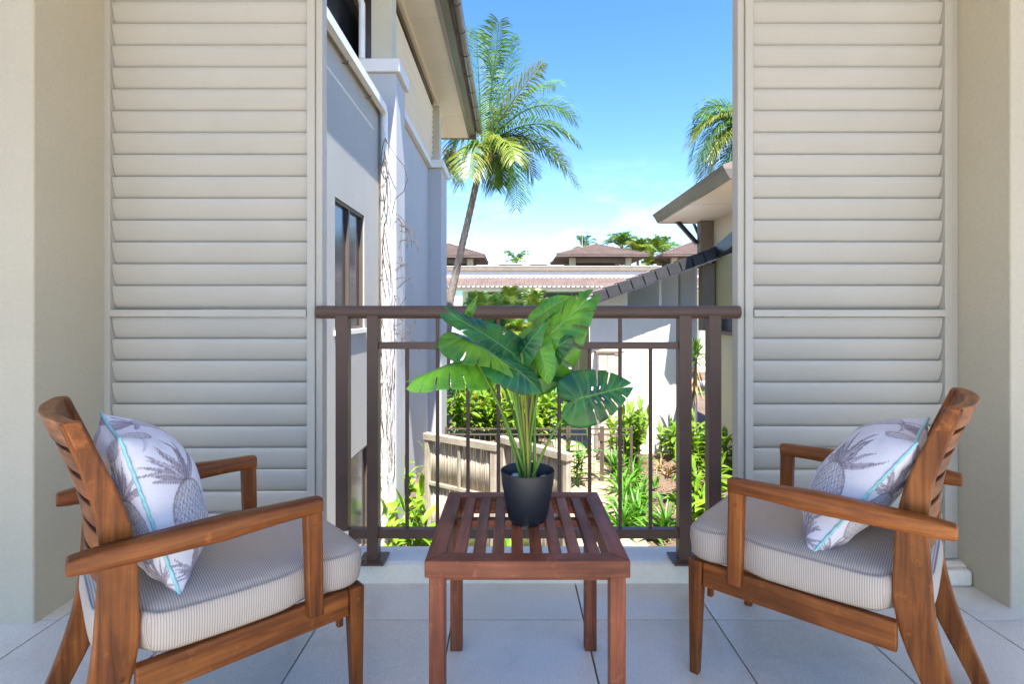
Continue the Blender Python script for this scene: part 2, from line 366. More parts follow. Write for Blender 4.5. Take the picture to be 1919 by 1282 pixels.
# ------------------------------------------------------------ shutters
def shutter(xa, xb, label, inner):
    root = empty('louvre_shutter', ((xa+xb)/2, 2.02, .075), label, 'shutter', 'sliding louvre shutters beside the balcony opening')
    z0, z1 = .075, 3.0; y0, y1 = 1.995, 2.045
    sw = .030
    for x, nm in ((xa, 0), (xb - sw, 1)):
        MB().box(x, y0, z0, x+sw, y1, z1).build('stile', M['shutter'], root, bevel=.002)
    # outer frame edge on the opening side
    if inner > 0: MB().box(xb+.001, 2.004, z0, xb+.026, 2.055, z1).build('frame_edge', M['shutter'], root, bevel=.002)
    else: MB().box(xa-.026, 2.004, z0, xa-.001, 2.055, z1).build('frame_edge', M['shutter'], root, bevel=.002)
    if inner > 0: MB().box(xa-.022, 2.0, z0, xa-.001, 2.06, z1).build('jamb', M['shutter'], root, bevel=.002)
    else: MB().box(xb+.001, 2.0, z0, xb+.022, 2.06, z1).build('jamb', M['shutter'], root, bevel=.002)
    zm = 1.006
    MB().box(xa+sw+.001, y0-.006, zm-.013, xb-sw-.001, y1-.002, zm+.013).build('middle_rail', M['shutter'], root, bevel=.002)
    MB().box(xa+sw+.001, y0+.002, z0, xb-sw-.001, y1-.002, z0+.06).build('bottom_rail', M['shutter'], root, bevel=.002)
    MB().box(xa+sw+.001, y0+.002, z1-.06, xb-sw-.001, y1-.002, z1).build('top_rail', M['shutter'], root, bevel=.002)
    # blade: flattened ellipse profile, top edge towards the room
    Lb, th, an = .0930, .0195, R(17)
    pr = []
    for i in range(14):
        a = 2*math.pi*i/14; u = math.cos(a)*Lb/2; w = math.sin(a)*th/2
        pr.append((0, -u*math.sin(an) + w*math.cos(an), u*math.cos(an) + w*math.sin(an)))
    src = None
    ln = xb - xa - 2*sw - .004
    zs = []
    z = zm - .013 - .0462
    while z > z0 + .09: zs.append(z); z -= .0835
    z = zm + .013 + .0465
    while z < z1 - .1: zs.append(z); z += .0835
    for z in zs:
        if src is None:
            src = MB().prism(pr, (ln,0,0)).build('louvre_blade', M['shutter'], root, smooth=2, local=True); o = src
        else: o = inst(src, 'louvre_blade', root)
        o.location = Vector((xa+sw+.002, 2.022, z)) - root.location
        o.rotation_euler = (R(rng.uniform(-.5,.5)), 0, 0)
    return root
shutter(-1.555, -.748, 'cream louvred shutter behind the left chair with its blades closed', 1)
shutter(.885, 1.672, 'cream louvred shutter behind the right chair with light showing between lower blades', -1)

# ------------------------------------------------------------ railing
YR = 1.985
rl = empty('balcony_railing', (.06, YR, .07), 'dark bronze metal balustrade with round handrail across the balcony opening', 'railing')
MB().tube([P(595,585,YR), P(1385,585,YR)], .0245, 20).build('handrail', M['bronze'], rl, smooth=2)
def zy(y): return CZ - (y-HZ)*YR/F
def xx(x): return (x-CX)*YR/F
for a, b, bot, nm in ((632,655,992,0),(690,711,1046,1),(1270,1293,1046,1),(1325,1348,992,0)):
    MB().box(xx(a), YR-.022, zy(bot) if not nm else .078, xx(b), YR+.022, .997).build('post', M['bronze'], rl, bevel=.002)
    if nm:
        MB().box(xx(a)-.028, YR-.055, .0765, xx(b)+.028, YR+.05, .084).build('base_plate', M['bronze'], rl, bevel=.002)
        for dx in (-.018, .018):
            MB().lathe([(.006,.084),(.006,.089),(.003,.091)], 8, ((xx(a)+xx(b))/2 + (dx>0)*.034 - (dx<0)*.034, YR-.035, 0)).build('bolt', M['bronze'], rl)
MB().box(xx(711)+.0005, YR-.014, zy(654), xx(1270)-.0005, YR+.014, zy(641)).build('middle_rail', M['bronze'], rl, bevel=.002)
MB().box(xx(655)+.0005, YR-.016, zy(1007), xx(690)-.0005, YR+.016, zy(990)).build('bottom_rail', M['bronze'], rl, bevel=.002)
MB().box(xx(711)+.0005, YR-.016, zy(1007), xx(1270)-.0005, YR+.016, zy(990)).build('bottom_rail', M['bronze'], rl, bevel=.002)
MB().box(xx(1293)+.0005, YR-.016, zy(1007), xx(1325)-.0005, YR+.016, zy(990)).build('bottom_rail', M['bronze'], rl, bevel=.002)
for i in range(9):
    x = 763 + 57*i
    if i % 2 == 0:
        MB().tube([(xx(x), YR, zy(990)), (xx(x), YR, zy(654))], .0073, 10).build('baluster', M['bronze'], rl, smooth=2)
    else:
        MB().tube([(xx(x), YR, zy(990)), (xx(x), YR, zy(654))], .0073, 10).build('baluster', M['bronze'], rl, smooth=2)
        MB().tube([(xx(x), YR, zy(641)), (xx(x), YR, .985)], .0073, 10).build('baluster', M['bronze'], rl, smooth=2)

# ============================================================ LEFT BUILDING
b = empty('apartment_building', (-2.2, 8, GZ), 'grey rendered apartment building on the left with brown gutter and white downpipe', 'building')
def B(*a): return MB().box(*a)
# wall A with two window holes
wA = MB(); X0, X1 = -2.35, -2.0
ya, yb = 3.0, 8.0
U = (5.95, 7.13, .82, 2.34); L_ = (6.48, 7.42, -2.25, -.79)
wA.box(X0,ya,GZ-.1,X1,U[0],4.05); wA.box(X0,L_[1],GZ-.1,X1,yb,4.05)
wA.box(X0,U[0],U[3],X1,L_[1],4.05)
wA.box(X0,U[0],L_[3],X1,L_[1],U[2])
wA.box(X0,U[1],U[2],X1,L_[1],U[3])
wA.box(X0,U[0],GZ-.1,X1,L_[0],L_[3]); wA.box(X0,L_[0],GZ-.1,X1,L_[1],L_[2])
wA.build('wall', M['render_grey'], b)
def win(y0, y1, z0, z1, mull):
    f = MB(); fx0, fx1 = -2.09, -2.02; t = .035
    f.box(fx0,y0,z0,fx1,y0+t,z1); f.box(fx0,y1-t,z0,fx1,y1,z1); f.box(fx0,y0+t,z1-t,fx1,y1-t,z1); f.box(fx0,y0+t,z0,fx1,y1-t,z0+t)
    f.box(fx0,mull-t/2,z0+t,fx1,mull+t/2,z1-t)
    o = f.build('window', M['frame_brown'], b)
    B(-2.075,y0+t,z0+t,-2.06,mull-t/2,z1-t).build('screen_panel', M['screen'], o)
    B(-2.075,mull+t/2,z0+t,-2.06,y1-t,z1-t).build('screen_panel', M['screen'], o)
    B(-2.10,y0-.04,z0-.06,-1.965,y1+.04,z0-.001).build('sill', M['trim_white'], o, bevel=.004)
win(*U, 6.53); win(*L_, 6.56)
B(-2.4,3.0,4.052,-1.955,7.98,4.2).build('coping', M['render_grey'], b)
# upper storey, set back
B(-2.9,3.0,4.2,-2.65,13.9,6.42).build('upper_wall', M['render_cream'], b)
up = MB(); 
B(-2.649,6.9,4.9,-2.60,9.6,6.15).build('upper_window', M['frame_brown'], b)
B(-2.6,6.95,4.95,-2.59,9.55,6.1).build('upper_pane', M['screen'], b)
# white gutter held off the wall
gt = MB(); gx0, gx1, gz0, gz1 = -1.945, -1.868, 4.005, 4.11
gt.box(gx0,3.0,gz0,gx1,7.86,gz0+.006); gt.box(gx0,3.0,gz0+.006,gx0+.005,7.86,gz1); gt.box(gx1-.005,3.0,gz0+.006,gx1,7.86,gz1+.01); gt.box(gx0+.005,7.85,gz0+.006,gx1-.005,7.86,gz1)
go = gt.build('eave_gutter', M['pvc'], b)
for y in (4.2, 5.2, 6.2, 7.2):
    MB().tube([(-1.999,y,3.97),(-1.94,y,3.955),(-1.93,y,4.0)], .007, 6).build('bracket', M['frame_brown'], go)
# pilasters, wall B, caps
B(-2.35,8.001,GZ-.1,-1.76,8.65,4.68).build('pilaster', M['render_pale'], b, bevel=.01)
B(-2.42,7.95,4.682,-1.70,8.72,4.88).build('pilaster_cap', M['trim_white'], b, bevel=.01)
B(-2.35,8.651,GZ-.1,-2.1,13.199,4.68).build('wall', M['render_pale'], b)
B(-2.35,8.721,4.70,-2.0,13.129,4.86).build('ledge', M['trim_white'], b, bevel=.01)
B(-2.35,13.2,GZ-.1,-1.77,14.3,4.68).build('pilaster', M['render_pale'], b, bevel=.01)
B(-2.42,13.13,4.682,-1.71,14.37,4.88).build('pilaster_cap', M['trim_white'], b, bevel=.01)
B(-2.2,7.97,GZ,-1.70,7.999,-2.28).build('plinth', M['stone'], b, bevel=.01)
B(-1.758,7.99,GZ,-1.71,8.7,-2.28).build('plinth', M['stone'], b, bevel=.01)
B(-2.16,8.08,4.882,-1.85,8.42,6.30).build('upper_column', M['render_cream'], b, bevel=.006)
B(-2.12,13.3,4.882,-1.83,13.62,6.30).build('upper_column', M['render_cream'], b, bevel=.006)
B(-2.12,8.5,6.302,-1.99,13.29,6.42).build('beam', M['frame_brown'], b)
B(-2.4,8.45,4.9,-2.34,13.25,6.3).build('gap_shade_panel', M['frame_brown'], b)  # added dark panel, its colour stands in for shade between the slats
sl_ = None
for i in range(10):
    z = 4.95 + i*.128
    if sl_ is None: sl_ = MB().prism([(-2.06,0,0),(-2.05,0,0),(-1.985,0,.075),(-1.995,0,.075)], (0,4.86,0)).build('screen_slat', M['soffit'], b, local=True); o = sl_
    else: o = inst(sl_, 'screen_slat', b)
    o.location = Vector((0, 8.43, z)) - b.location
MB().tube([(-2.33,8.0,6.42),(-2.33,7.99,5.9),(-2.27,7.97,5.7),(-2.27,7.97,4.88)], .05, 12).build('upper_downpipe', M['pvc'], b, smooth=2)
# soffit, fascia, gutter, roof
so_ = B(-3.2,7.2,6.43,-1.33,16.18,6.46).build('soffit', M['soffit'], b)
for y in (9.6, 12.0, 14.4): B(-2.6,y,6.424,-1.34,y+.035,6.4295).build('cover_strip', M['soffit'], so_)
B(-1.95,7.2,6.40,-1.90,16.1,6.4295).build('cornice', M['soffit'], so_)
MB().prism([(-1.329,7.2,6.41),(-1.329,7.2,6.74),(-1.16,7.2,6.76),(-1.10,7.2,6.60),(-1.14,7.2,6.50),(-1.26,7.2,6.47)], (0,9.0,0)).build('fascia', M['brown_metal'], b)
B(-3.2,16.181,6.40,-1.10,16.22,6.78).build('end_fascia', M['brown_metal'], b)
gr = MB(); n = 12
sec = [(-1.0+.09*math.cos(R(180+15*i)), 6.655+.10*math.sin(R(180+15*i))) for i in range(13)]
sec += [(-1.0+.08*math.cos(R(360-15*i)), 6.655+.09*math.sin(R(360-15*i))) for i in range(13)]
gr.prism([(x,7.2,z) for x, z in sec], (0,9.03,0)); go2 = gr.build('roof_gutter', M['brown_metal'], b, smooth=2)
for i in range(10):
    cl = MB(); s2 = [(-1.0+.10*math.cos(R(180+15*i_)), 6.655+.112*math.sin(R(180+15*i_))) for i_ in range(13)]
    s2 += [(-1.0+.0905*math.cos(R(360-15*i_)), 6.655+.1005*math.sin(R(360-15*i_))) for i_ in range(13)]
    cl.prism([(x,7.6+.93*i,z) for x, z in s2], (0,.035,0)); cl.build('gutter_clip', M['brown_metal'], go2, smooth=2)
B(-3.2,6.3,6.43,-1.49,7.199,6.75).build('eave_shade_block', M['soffit'], b)  # added block above the view, keeps sun off the near pilaster's top
MB().prism([(-1.13,7.2,6.78),(-5.0,7.2,8.4),(-5.0,7.2,8.5),(-1.05,7.2,6.86)], (0,9.0,0)).build('roof', M['rooftile'], b)
# downpipe
dp = MB(); px_, py_ = -1.915, 7.90
dp.tube([(-1.91,7.80,4.03),(-1.91,7.86,4.03),(px_,7.895,4.02),(px_,py_,3.96),(px_,py_,3.8),(px_,py_,GZ)], .056, 14)
dpo = dp.build('downpipe', M['pvc'], b, smooth=2)
for z in (3.3, 1.55, .0, -1.4):
    MB().lathe([(.058,-.02),(.062,-.018),(.062,.018),(.058,.02)], 14, (px_,py_,z)).build('pipe_clip', M['pvc'], dpo, smooth=2)
# dry creeper
vn = MB()
for i in range(34):
    x = rng.uniform(-1.99,-1.77); y = 7.985; z = rng.uniform(-2.4, .8); r = rng.uniform(.002,.005)
    pts = []; H_ = rng.uniform(.8, 3.4); dx = 0
    for k in range(26):
        t = k/25; dx += rng.uniform(-.02,.02)
        zz = z + H_*t
        if zz > 3.9: break
        xq = min(-1.77, max(-2.02, x + dx)); yq = 7.985 - rng.uniform(0,.03)
        if xq < -1.85: yq = 7.85 - rng.uniform(0, .03) if xq > -1.97 else 7.9
        pts.append((xq, yq, zz))
    if len(pts) > 3: vn.tube(pts, [r*(1-.6*q/len(pts)) for q in range(len(pts))], 4)
for i in range(26):
    a = Vector((rng.uniform(-1.8,-1.74), rng.uniform(7.97,8.5), rng.uniform(.4,2.6))); d = Vector((rng.uniform(.0,.3), rng.uniform(-.3,.1), rng.uniform(-.5,.3)))
    vn.tube(bez(a, a + d*.6 + Vector((0.1,0,.15)), a + d, 9), [.005]*5+[.003]*4, 4)
for i in range(12):
    a = Vector((-1.90, 7.84, rng.uniform(2.2,3.7))); vn.tube(bez(a, a+Vector((rng.uniform(-.15,.15),-.03,-.4)), a+Vector((rng.uniform(-.08,.1),0,-rng.uniform(.5,1.0))), 9), .005, 4)
vn.tube([P(721,258,7.85),P(740,290,7.8),P(757,310,7.8),P(764,335,7.8),P(757,358,7.8),P(741,372,7.85),P(735,400,7.9)], .006, 5)
tag(vn.build('dry_creeper', M['vine'], smooth=True), 'leafless dry creeper climbing the white downpipe and pilaster', 'creeper')

# ============================================================ RIGHT BUILDING
rbd = empty('villa_building', (4, 14, GZ), 'villa on the right with sunlit white gable wall and dark tiled verge', 'building')
YG = 13.7
def q(x, y, Y=YG): p = P(x, y, Y); return (p.x, p.y, p.z)
TH = (0, .2, 0)
lowz = GZ - .1
def dn(x): p = P(x, 590, YG); return (p.x, YG, lowz)
# gable wall pieces around the clerestory opening
MB().prism([dn(1108), q(1108,562), q(1172,548), dn(1172)], TH).build('gable_wall', M['render_white'], rbd)
MB().prism([(dn(1172)[0]+.001, YG, lowz), q(1172.1,584), q(1293,584), dn(1293)], TH).build('gable_wall', M['render_white'], rbd)
p1 = MB().prism([q(1172,584), q(1172,545), q(1305,492), q(1305,584)], (0,.012,0)); 
go3 = MB(); go3.add([(x, y+.08, z) for x, y, z in (q(1172,584), q(1305,584), q(1305,493), q(1172,546))], [(0,1,2,3)])
gf = MB(); 
for a, c in ((q(1173,583),q(1173,546)),(q(1237,583),q(1237,522))): gf.bar(a, c, .05, .06, (1,0,0))
gfo = gf.build('clerestory_window', M['trim_white'], rbd); go3.build('pane', M['glass'], gfo)
# room behind the clerestory: sloping ceiling with downlights
MB().prism([(2.95,15.8,.6),(5.1,15.8,.6),(5.1,15.8,2.56),(2.95,15.8,1.76)], (0,.1,0)).build('inner_wall', M['render_pale'], rbd)
MB().prism([(2.4,13.95,1.55),(5.1,13.95,2.55),(5.1,13.95,2.65),(2.4,13.95,1.65)], (0,1.84,0)).build('inner_ceiling', M['trim_white'], rbd)
MB().box(2.95,13.95,.9,5.1,15.79,1.0).build('inner_floor', M['render_pale'], rbd)
for x, y in ((4.05,14.5),(4.6,15.2)):
    z = 1.55 + (x-2.4)*.37 - .012
    MB().lathe([(.001,0),(.10,0),(.10,.03),(.001,.03)], 16, (x,y,z)).build('downlight', M['lamp_dark'], rbd)
B(4.64,14.5,lowz,5.1,14.7,2.4).build('recess_wall', M['render_pale'], rbd)
# side wall (faces the lane) with flashing, low coping and window
B(5.12,4,lowz,5.4,13.6,.52).build('side_wall', M['render_cream'], rbd)
B(5.04,4,.521,5.42,13.55,.60).build('coping', M['taupe'], rbd)
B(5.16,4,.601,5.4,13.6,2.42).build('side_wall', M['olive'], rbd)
B(5.13,10,.62,5.159,13.3,1.05).build('side_window', M['screen'], rbd)
B(4.82,13.3,.6,5.12,13.62,2.30).build('corner_column', M['taupe'], rbd)
fl_ = MB().prism([(5.05,13.62,2.32),(5.05,13.62,2.62),(5.05,6,4.1),(5.05,6,3.6)], (.1,0,0)).build('flashing', M['black'], rbd)
# verge of the lower roof
YV = 13.08
va, vb = P(1112,553,YV), P(1385,452,YV); dv = (vb - va); sl_len = dv.length; dv.normalize(); upv = Vector((-dv.z, 0, dv.x))
MB().prism([va + upv*-.02, vb + upv*-.02, vb + upv*-.24, va + upv*-.24], (0,.05,0)).build('barge_board', M['render_pale'], rbd)
MB().prism([va + upv*-.04 + Vector((0,.05,0)), vb + upv*-.04 + Vector((0,.05,0)), vb + upv*-.10 + Vector((0,.05,0)), va + upv*-.10 + Vector((0,.05,0))], (0,.56,0)).build('verge_soffit', M['trim_white'], rbd)
MB().prism([va + upv*.0 + Vector((0,.04,0)), vb + Vector((0,.04,0)), vb + upv*-.035 + Vector((0,.04,0)), va + upv*-.035 + Vector((0,.04,0))], (0,9,0)).build('lower_roof', M['rooftile'], rbd)
nt_ = 12; st_ = sl_len/nt_
for i in range(nt_):
    a = va + dv*st_*i + upv*(.02) ; e = a + dv*(st_*1.12); lift = upv*.045
    t = MB()
    t.prism([a + lift*.9, e + lift*.1, e + lift*.1 - upv*.24, a + lift*.9 - upv*.26], (0,-.03,0))
    t.prism([a + lift*.9 + Vector((0,-.03,0)) + upv*.025, e + lift*.1 + upv*.025 + Vector((0,-.03,0)), e + lift*.1 + Vector((0,-.03,0)) + upv*.001, a + lift*.9 + upv*.001 + Vector((0,-.03,0))], (0,.36,0))
    t.build('verge_tile', M['verge'], rbd, bevel=.006, seg=1)
# upper roof
YU = 17.0
def ux(px, Y=YU): return (px-CX)*Y/F
B(6.38,11.0,2.75,6.6,YU-.2,4.0).build('upper_side_wall', M['render_cream'], rbd)
B(ux(1306),YU-.35,2.5,6.379,YU-.02,3.98).build('upper_column', M['taupe'], rbd)
B(4.78,11.4,3.985,6.9,YU,4.03).build('upper_soffit', M['soffit'], rbd)
B(4.80,14.2,3.976,6.37,14.23,3.984).build('soffit_strip', M['soffit'], rbd)
MB().prism([(4.66,11.4,4.05),(4.60,11.4,4.16),(4.775,11.4,4.16),(4.775,11.4,3.96),(4.72,11.4,3.96)], (0,5.66,0)).build('upper_fascia', M['brown_metal'], rbd)
MB().prism([(4.60,11.4,4.165),(4.56,11.4,4.25),(4.65,11.4,4.29),(8,11.4,5.6),(8,11.4,5.5),(4.78,11.4,4.165)], (0,5.7,0)).build('upper_roof', M['taupe'], rbd)
B(4.776,YU+.001,3.95,6.9,YU+.05,4.16).build('end_fascia', M['trim_white'], rbd)
MB().bar(P(1266,411,16.9), P(1306,456,16.9), .11, .15, (0,1,0)).build('roof_strut', M['black'], rbd)
MB().bar(P(1300,418,17.6), P(1310,442,17.6), .07, .1, (0,1,0)).build('roof_strut', M['black'], rbd)
# stone clad pier at the wall's left end
sp_ = empty('stone_pier', P(1143,795,13.45), 'sandstone clad pier at the left end of the white gable wall', 'pier'); sp_.location.z = GZ
B(2.20,13.47,GZ,2.80,13.698,.02).build('core', M['render_white'], sp_)
B(2.14,13.42,.021,2.86,13.72,.07).build('pier_cap', M['taupe'], sp_)
z = GZ
while z < 0:
    h = min(rng.uniform(.2,.42), .018 - z); x = 2.2
    while x < 2.8 - .02:
        w = min(rng.uniform(.2,.42), 2.8 - x)
        if 2.8 - x - w < .08: w = 2.8 - x
        j = [rng.uniform(-.02,.02) for _ in range(4)]
        MB().prism([(x+.006, 13.468, z+.006), (x+w-.006, 13.468, z+.006), (x+w-.006+j[0]*.3, 13.468, z+h-.006), (x+.006, 13.468, z+h-.006)], (0,-rng.uniform(.02,.05),0)).build('stone', M['stone'], sp_, bevel=.008, seg=1)
        x += w
    z += h
    if .018 - z < .04: break

# covered walkway between the villa and the pool
cw = empty('covered_walkway', (3.0,18.5,GZ), 'shaded covered walkway with stone based columns beyond the gate', 'walkway')
B(1.9,16.2,1.02,6,21.0,1.22).build('flat_roof', M['taupe'], cw)
for x, y in ((2.2,17.2),(3.05,17.2),(2.35,20.6)):
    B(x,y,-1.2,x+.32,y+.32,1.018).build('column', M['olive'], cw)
    z = GZ
    for i in range(4):
        o_ = rng.uniform(.01,.03); B(x-.05-o_,y-.05-o_,z+.005,x+.37+o_,y+.37+o_,z+.345).build('stone', M['stone'], cw, bevel=.015, seg=1); z += .35
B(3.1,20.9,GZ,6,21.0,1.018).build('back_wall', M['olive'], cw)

# ============================================================ FAR BUILDING
fb = empty('resort_building', (1,36,GZ), 'long low resort building across the pool with brown tiled eave and white parapet', 'building')
XL, XR = -9, 13
B(XL,35.4,GZ,XR,36.4,2.75).build('wall', M['render_cream'], fb)
MB().prism([(XL,33.9,2.72),(XL,33.9,2.60),(XL,36.2,2.60),(XL,36.2,2.72)], (XR-XL,0,0)).build('eave_soffit', M['soffit'], fb)
B(XL,33.82,2.58,XR,33.9,2.80).build('eave_fascia', M['brown_metal'], fb)
rt = MB(); nc = 5
for c_ in range(nc):
    y0 = 33.8 + 2.3*c_/nc; z0 = 2.82 + .72*c_/nc; y1 = y0 + 2.3/nc + .05; z1 = z0 + .72/nc
    for i in range(72):
        x = XL + i*(XR-XL)/72; w = (XR-XL)/72
        prf = [(0,.02),(.25,.075),(.5,.055),(.75,.0),(1,.02)]
        v = [(x+w*a, y0, z0+h+.03+rng.uniform(-.006,.006)) for a, h in prf] + [(x+w*a, y1, z1+h) for a, h in prf] + [(x+w*a, y0, z0+h-.03) for a, h in prf]
        rt.add(v, [(k, k+1, k+6, k+5) for k in range(4)] + [(k+10, k+11, k+1, k) for k in range(4)])
tag(rt.build('roof_tiles', M['rooftile'], fb), kind='stuff')
B(XL,36.1,3.5,XR,36.3,4.02).build('parapet', M['trim_white'], fb)
B(XL,35.95,4.021,XR,36.5,4.30).build('parapet_coping', M['taupe'], fb)
B(XL,35.93,4.301,XR,36.52,4.34).build('coping_cap', M['trim_white'], fb)
for x0, x1 in ((877,982),(1018,1098)):
    a, c = P(x0,548,35.35), P(x1,690,35.35); z0 = 0.2
    o = B(a.x,35.3,z0,c.x,35.398,a.z).build('window', M['frame_brown'], fb)
    wdt = (c.x-a.x)
    for i in range(3): B(a.x+wdt*i/3+.06,35.28,z0+.06,a.x+wdt*(i+1)/3-.06,35.299,a.z-.06).build('pane', M['dark'], o)
    a, c = P(x0,640,35.35), P(x1,690,35.35)
    o = B(a.x,35.3,GZ,c.x,35.398,-.5).build('window', M['frame_brown'], fb)
    for i in range(3): B(a.x+wdt*i/3+.06,35.28,GZ+.06,a.x+wdt*(i+1)/3-.06,35.299,-.56).build('pane', M['dark'], o)
sv = None
a, c = P(990,548,35.3), P(1017,590,35.3)
for i in range(12):
    z = .2 + i*.2
    if sv is None: sv = B(0,0,0,c.x-a.x,.05,.15).build('cladding_board', M['olive'], fb, local=True); o = sv
    else: o = inst(sv, 'cladding_board', fb)
    o.location = Vector((a.x, 35.33, z)) - fb.location
B(P(842,0,34).x,34.0,GZ,P(866,0,34).x,34.9,2.595).build('column', M['trim_white'], fb)
B(P(1102,0,34).x,34.0,GZ,P(1118,0,34).x,34.6,2.595).build('column', M['trim_white'], fb)
# flat brick coloured block and chimney on the roof
B(-.9,38,4.2,2.5,39.5,4.62).build('roof_block', M['brick'], fb); B(-1.0,37.9,4.621,2.6,39.6,4.70).build('roof_block_cap', M['trim_white'], fb)
B(.75,37,4.2,1.25,37.5,4.75).build('chimney', M['trim_white'], fb); B(.68,36.95,4.751,1.32,37.55,4.86).build('chimney_cap', M['trim_white'], fb)
def pavilion(cx, cy, hw, apex, eave, basez, posts, label):
    r = empty('roof_pavilion', (cx,cy,basez), label, 'pavilion', 'tile roofed pavilions above the far building')
    C = [(cx-hw,cy-hw,eave),(cx+hw,cy-hw,eave),(cx+hw,cy+hw,eave),(cx-hw,cy+hw,eave)]
    rf = MB().add(C + [(cx,cy,apex)] + [(x,y,z-.14) for x,y,z in C], [(0,1,4),(1,2,4),(2,3,4),(3,0,4),(0,5,6,1),(1,6,7,2),(2,7,8,3),(3,8,5,0),(5,8,7,6)]).build('roof', M['rooftile'], r)
    tl = MB(); nr = 9
    for s_ in range(2):
        for k in range(nr):
            t = k/nr; w0 = hw*(1-t)
            y = cy - w0; z = eave + (apex-eave)*t + .03
            if s_ == 0: tl.box(cx-w0, y-.03, z-.02, cx+w0, y+.12, z+.05)
            else: tl.box(cx+w0-.12, cy-w0, z-.02, cx+w0+.03, cy+w0, z+.05)
    tag(tl.build('tile_courses', M['rooftile'], r), kind='stuff')
    for i in range(4):
        MB().bar(Vector(C[i])+Vector((0,0,.05)), (cx,cy,apex+.06), .16, .1).build('hip_cap', M['rooftile'], r)
    pw = hw*.62
    for sx in (-1,1):
        for sy in (-1,1): B(cx+sx*pw-.22,cy+sy*pw-.22,basez,cx+sx*pw+.22,cy+sy*pw+.22,eave-.141).build('post', M['render_cream'], r)
    for sy in (-1,1):
        B(cx-pw+.221,cy+sy*pw-.05,eave-.5,cx+pw-.221,cy+sy*pw+.05,eave-.142).build('head_beam', M['taupe'], r)
    B(cx-pw-.3,cy-pw-.3,basez-.6,cx+pw+.3,cy+pw+.3,basez-.001).build('base', M['render_cream'], r)
pavilion(6.6, 41.5, 3.35, 6.5, 5.38, 4.3, 1, 'hip roofed pavilion right of centre on the far building')
pavilion(-5.0, 41.5, 3.0, 6.55, 5.35, 4.3, 1, 'hip roofed pavilion half hidden behind the leaning palm trunk')
pavilion(16.0, 47, 3.6, 7.4, 6.0, 4.3, 1, 'hip roofed pavilion peeking over the dark verge tiles')
tag(MB().tube([(1.0,37.3,4.2),(1.0,37.3,6.3)], [.03,.012], 6).build('antenna_mast', M['trim_white']), 'thin antenna mast above the white chimney', 'antenna')
tag(MB().tube([(5.6,42,5.2),(5.6,42,7.3)], [.03,.012], 6).build('antenna_mast', M['trim_white']), 'thin antenna mast beside the right pavilion roof', 'antenna')

# ============================================================ POOL FENCE AND GATE
YF = 11.3
pf = empty('pool_fence', P(950,850,YF), 'low brown metal bar fence crossing the garden left of the gate', 'fence'); pf.location.z = GZ
gtr = empty('pool_gate', P(1100,850,YF), 'low brown metal bar gate across the sandy garden path', 'gate'); gtr.location.z = GZ
def bars(root, x0, x1, bar0=None):
    a, c = P(x0,0,YF).x, P(x1,0,YF).x
    for z in (-1.45, -1.57, -2.51): B(a,YF-.014,z-.014,c,YF+.014,z+.014).build('rail', M['pool_fence'], root)
    n = int((c-a)/.115); src = None
    for i in range(1, n):
        x = a + (c-a)*i/n
        if src is None: src = MB().tube([(0,0,-2.495),(0,0,-1.585)], .0085, 6).build('bar', M['pool_fence'], root, local=True); o = src
        else: o = inst(src, 'bar', root)
        o.location = Vector((x, YF, 0)) - root.location
    for x in (a-.025, c+.025): B(x-.024,YF-.024,GZ,x+.024,YF+.024,-1.40).build('post', M['pool_fence'], root)
bars(pf, 838, 1061); bars(gtr, 1069, 1124)
pf2 = empty('pool_fence', P(1155,850,YF), 'short run of brown bar fence between the gate and the white wall', 'fence'); pf2.location.z = GZ
bars(pf2, 1132, 1181)
B(P(1125,0,YF).x-.05,YF-.05,-1.7,P(1125,0,YF).x+.05,YF-.025,-1.52).build('latch', M['pool_fence'], gtr)

# ============================================================ BRUSH SCREENS
def screen(xa, Ya, xb, Yb, zt, label):
    a = Vector(((xa-CX)*Ya/F, Ya, 0)); c = Vector(((xb-CX)*Yb/F, Yb, 0)); d = (c-a); Ln = d.length; d.normalize(); ang = math.atan2(d.y, d.x)
    r = empty('brush_screen', (a.x, a.y, GZ), label, 'screen', 'weathered brush screens in the garden', rz=ang)
    H_ = zt - GZ
    for x in (0, Ln-.075): B(x,-.045,0,x+.075,.045,H_-.101).build('post', M['grey_wood_z'], r, bevel=.005, local=True)
    B(-.02,-.06,H_-.10,Ln+.02,.05,H_).build('top_rail', M['grey_wood_x'], r, bevel=.006, local=True)
    B(Ln/2-.02,-.03,1.071,Ln/2+.02,.0,H_-.101).build('stile', M['grey_wood_z'], r, bevel=.004, local=True)
    B(.076,-.034,1.02,Ln-.076,.008,1.07).build('middle_rail', M['grey_wood_x'], r, bevel=.004, local=True)
    B(.076,-.034,.06,Ln-.076,.008,.12).build('bottom_rail', M['grey_wood_x'], r, bevel=.004, local=True)
    s_ = MB(); x = .08
    while x < Ln-.08:
        w = rng.uniform(.006,.013); z = .1; 
        for z0, z1 in ((.12,1.015),(1.075,H_-.11)):
            y = rng.uniform(.012,.03); s_.tube([(x+rng.uniform(-.006,.006),y,z0),(x,y+rng.uniform(-.004,.004),(z0+z1)/2),(x+rng.uniform(-.008,.008),y,z1-rng.uniform(0,.02))], w*.6, 5)
        x += w*.85
    tag(s_.build('brush_sticks', M['bamboo'], r, smooth=True, local=True), kind='stuff')
screen(799, 8.05, 930, 7.35, -.80, 'weathered grey brush screen panel left of the plant pot')
screen(941, 7.95, 1066, 6.95, -.83, 'weathered grey brush screen panel behind the plant pot, right of its twin')

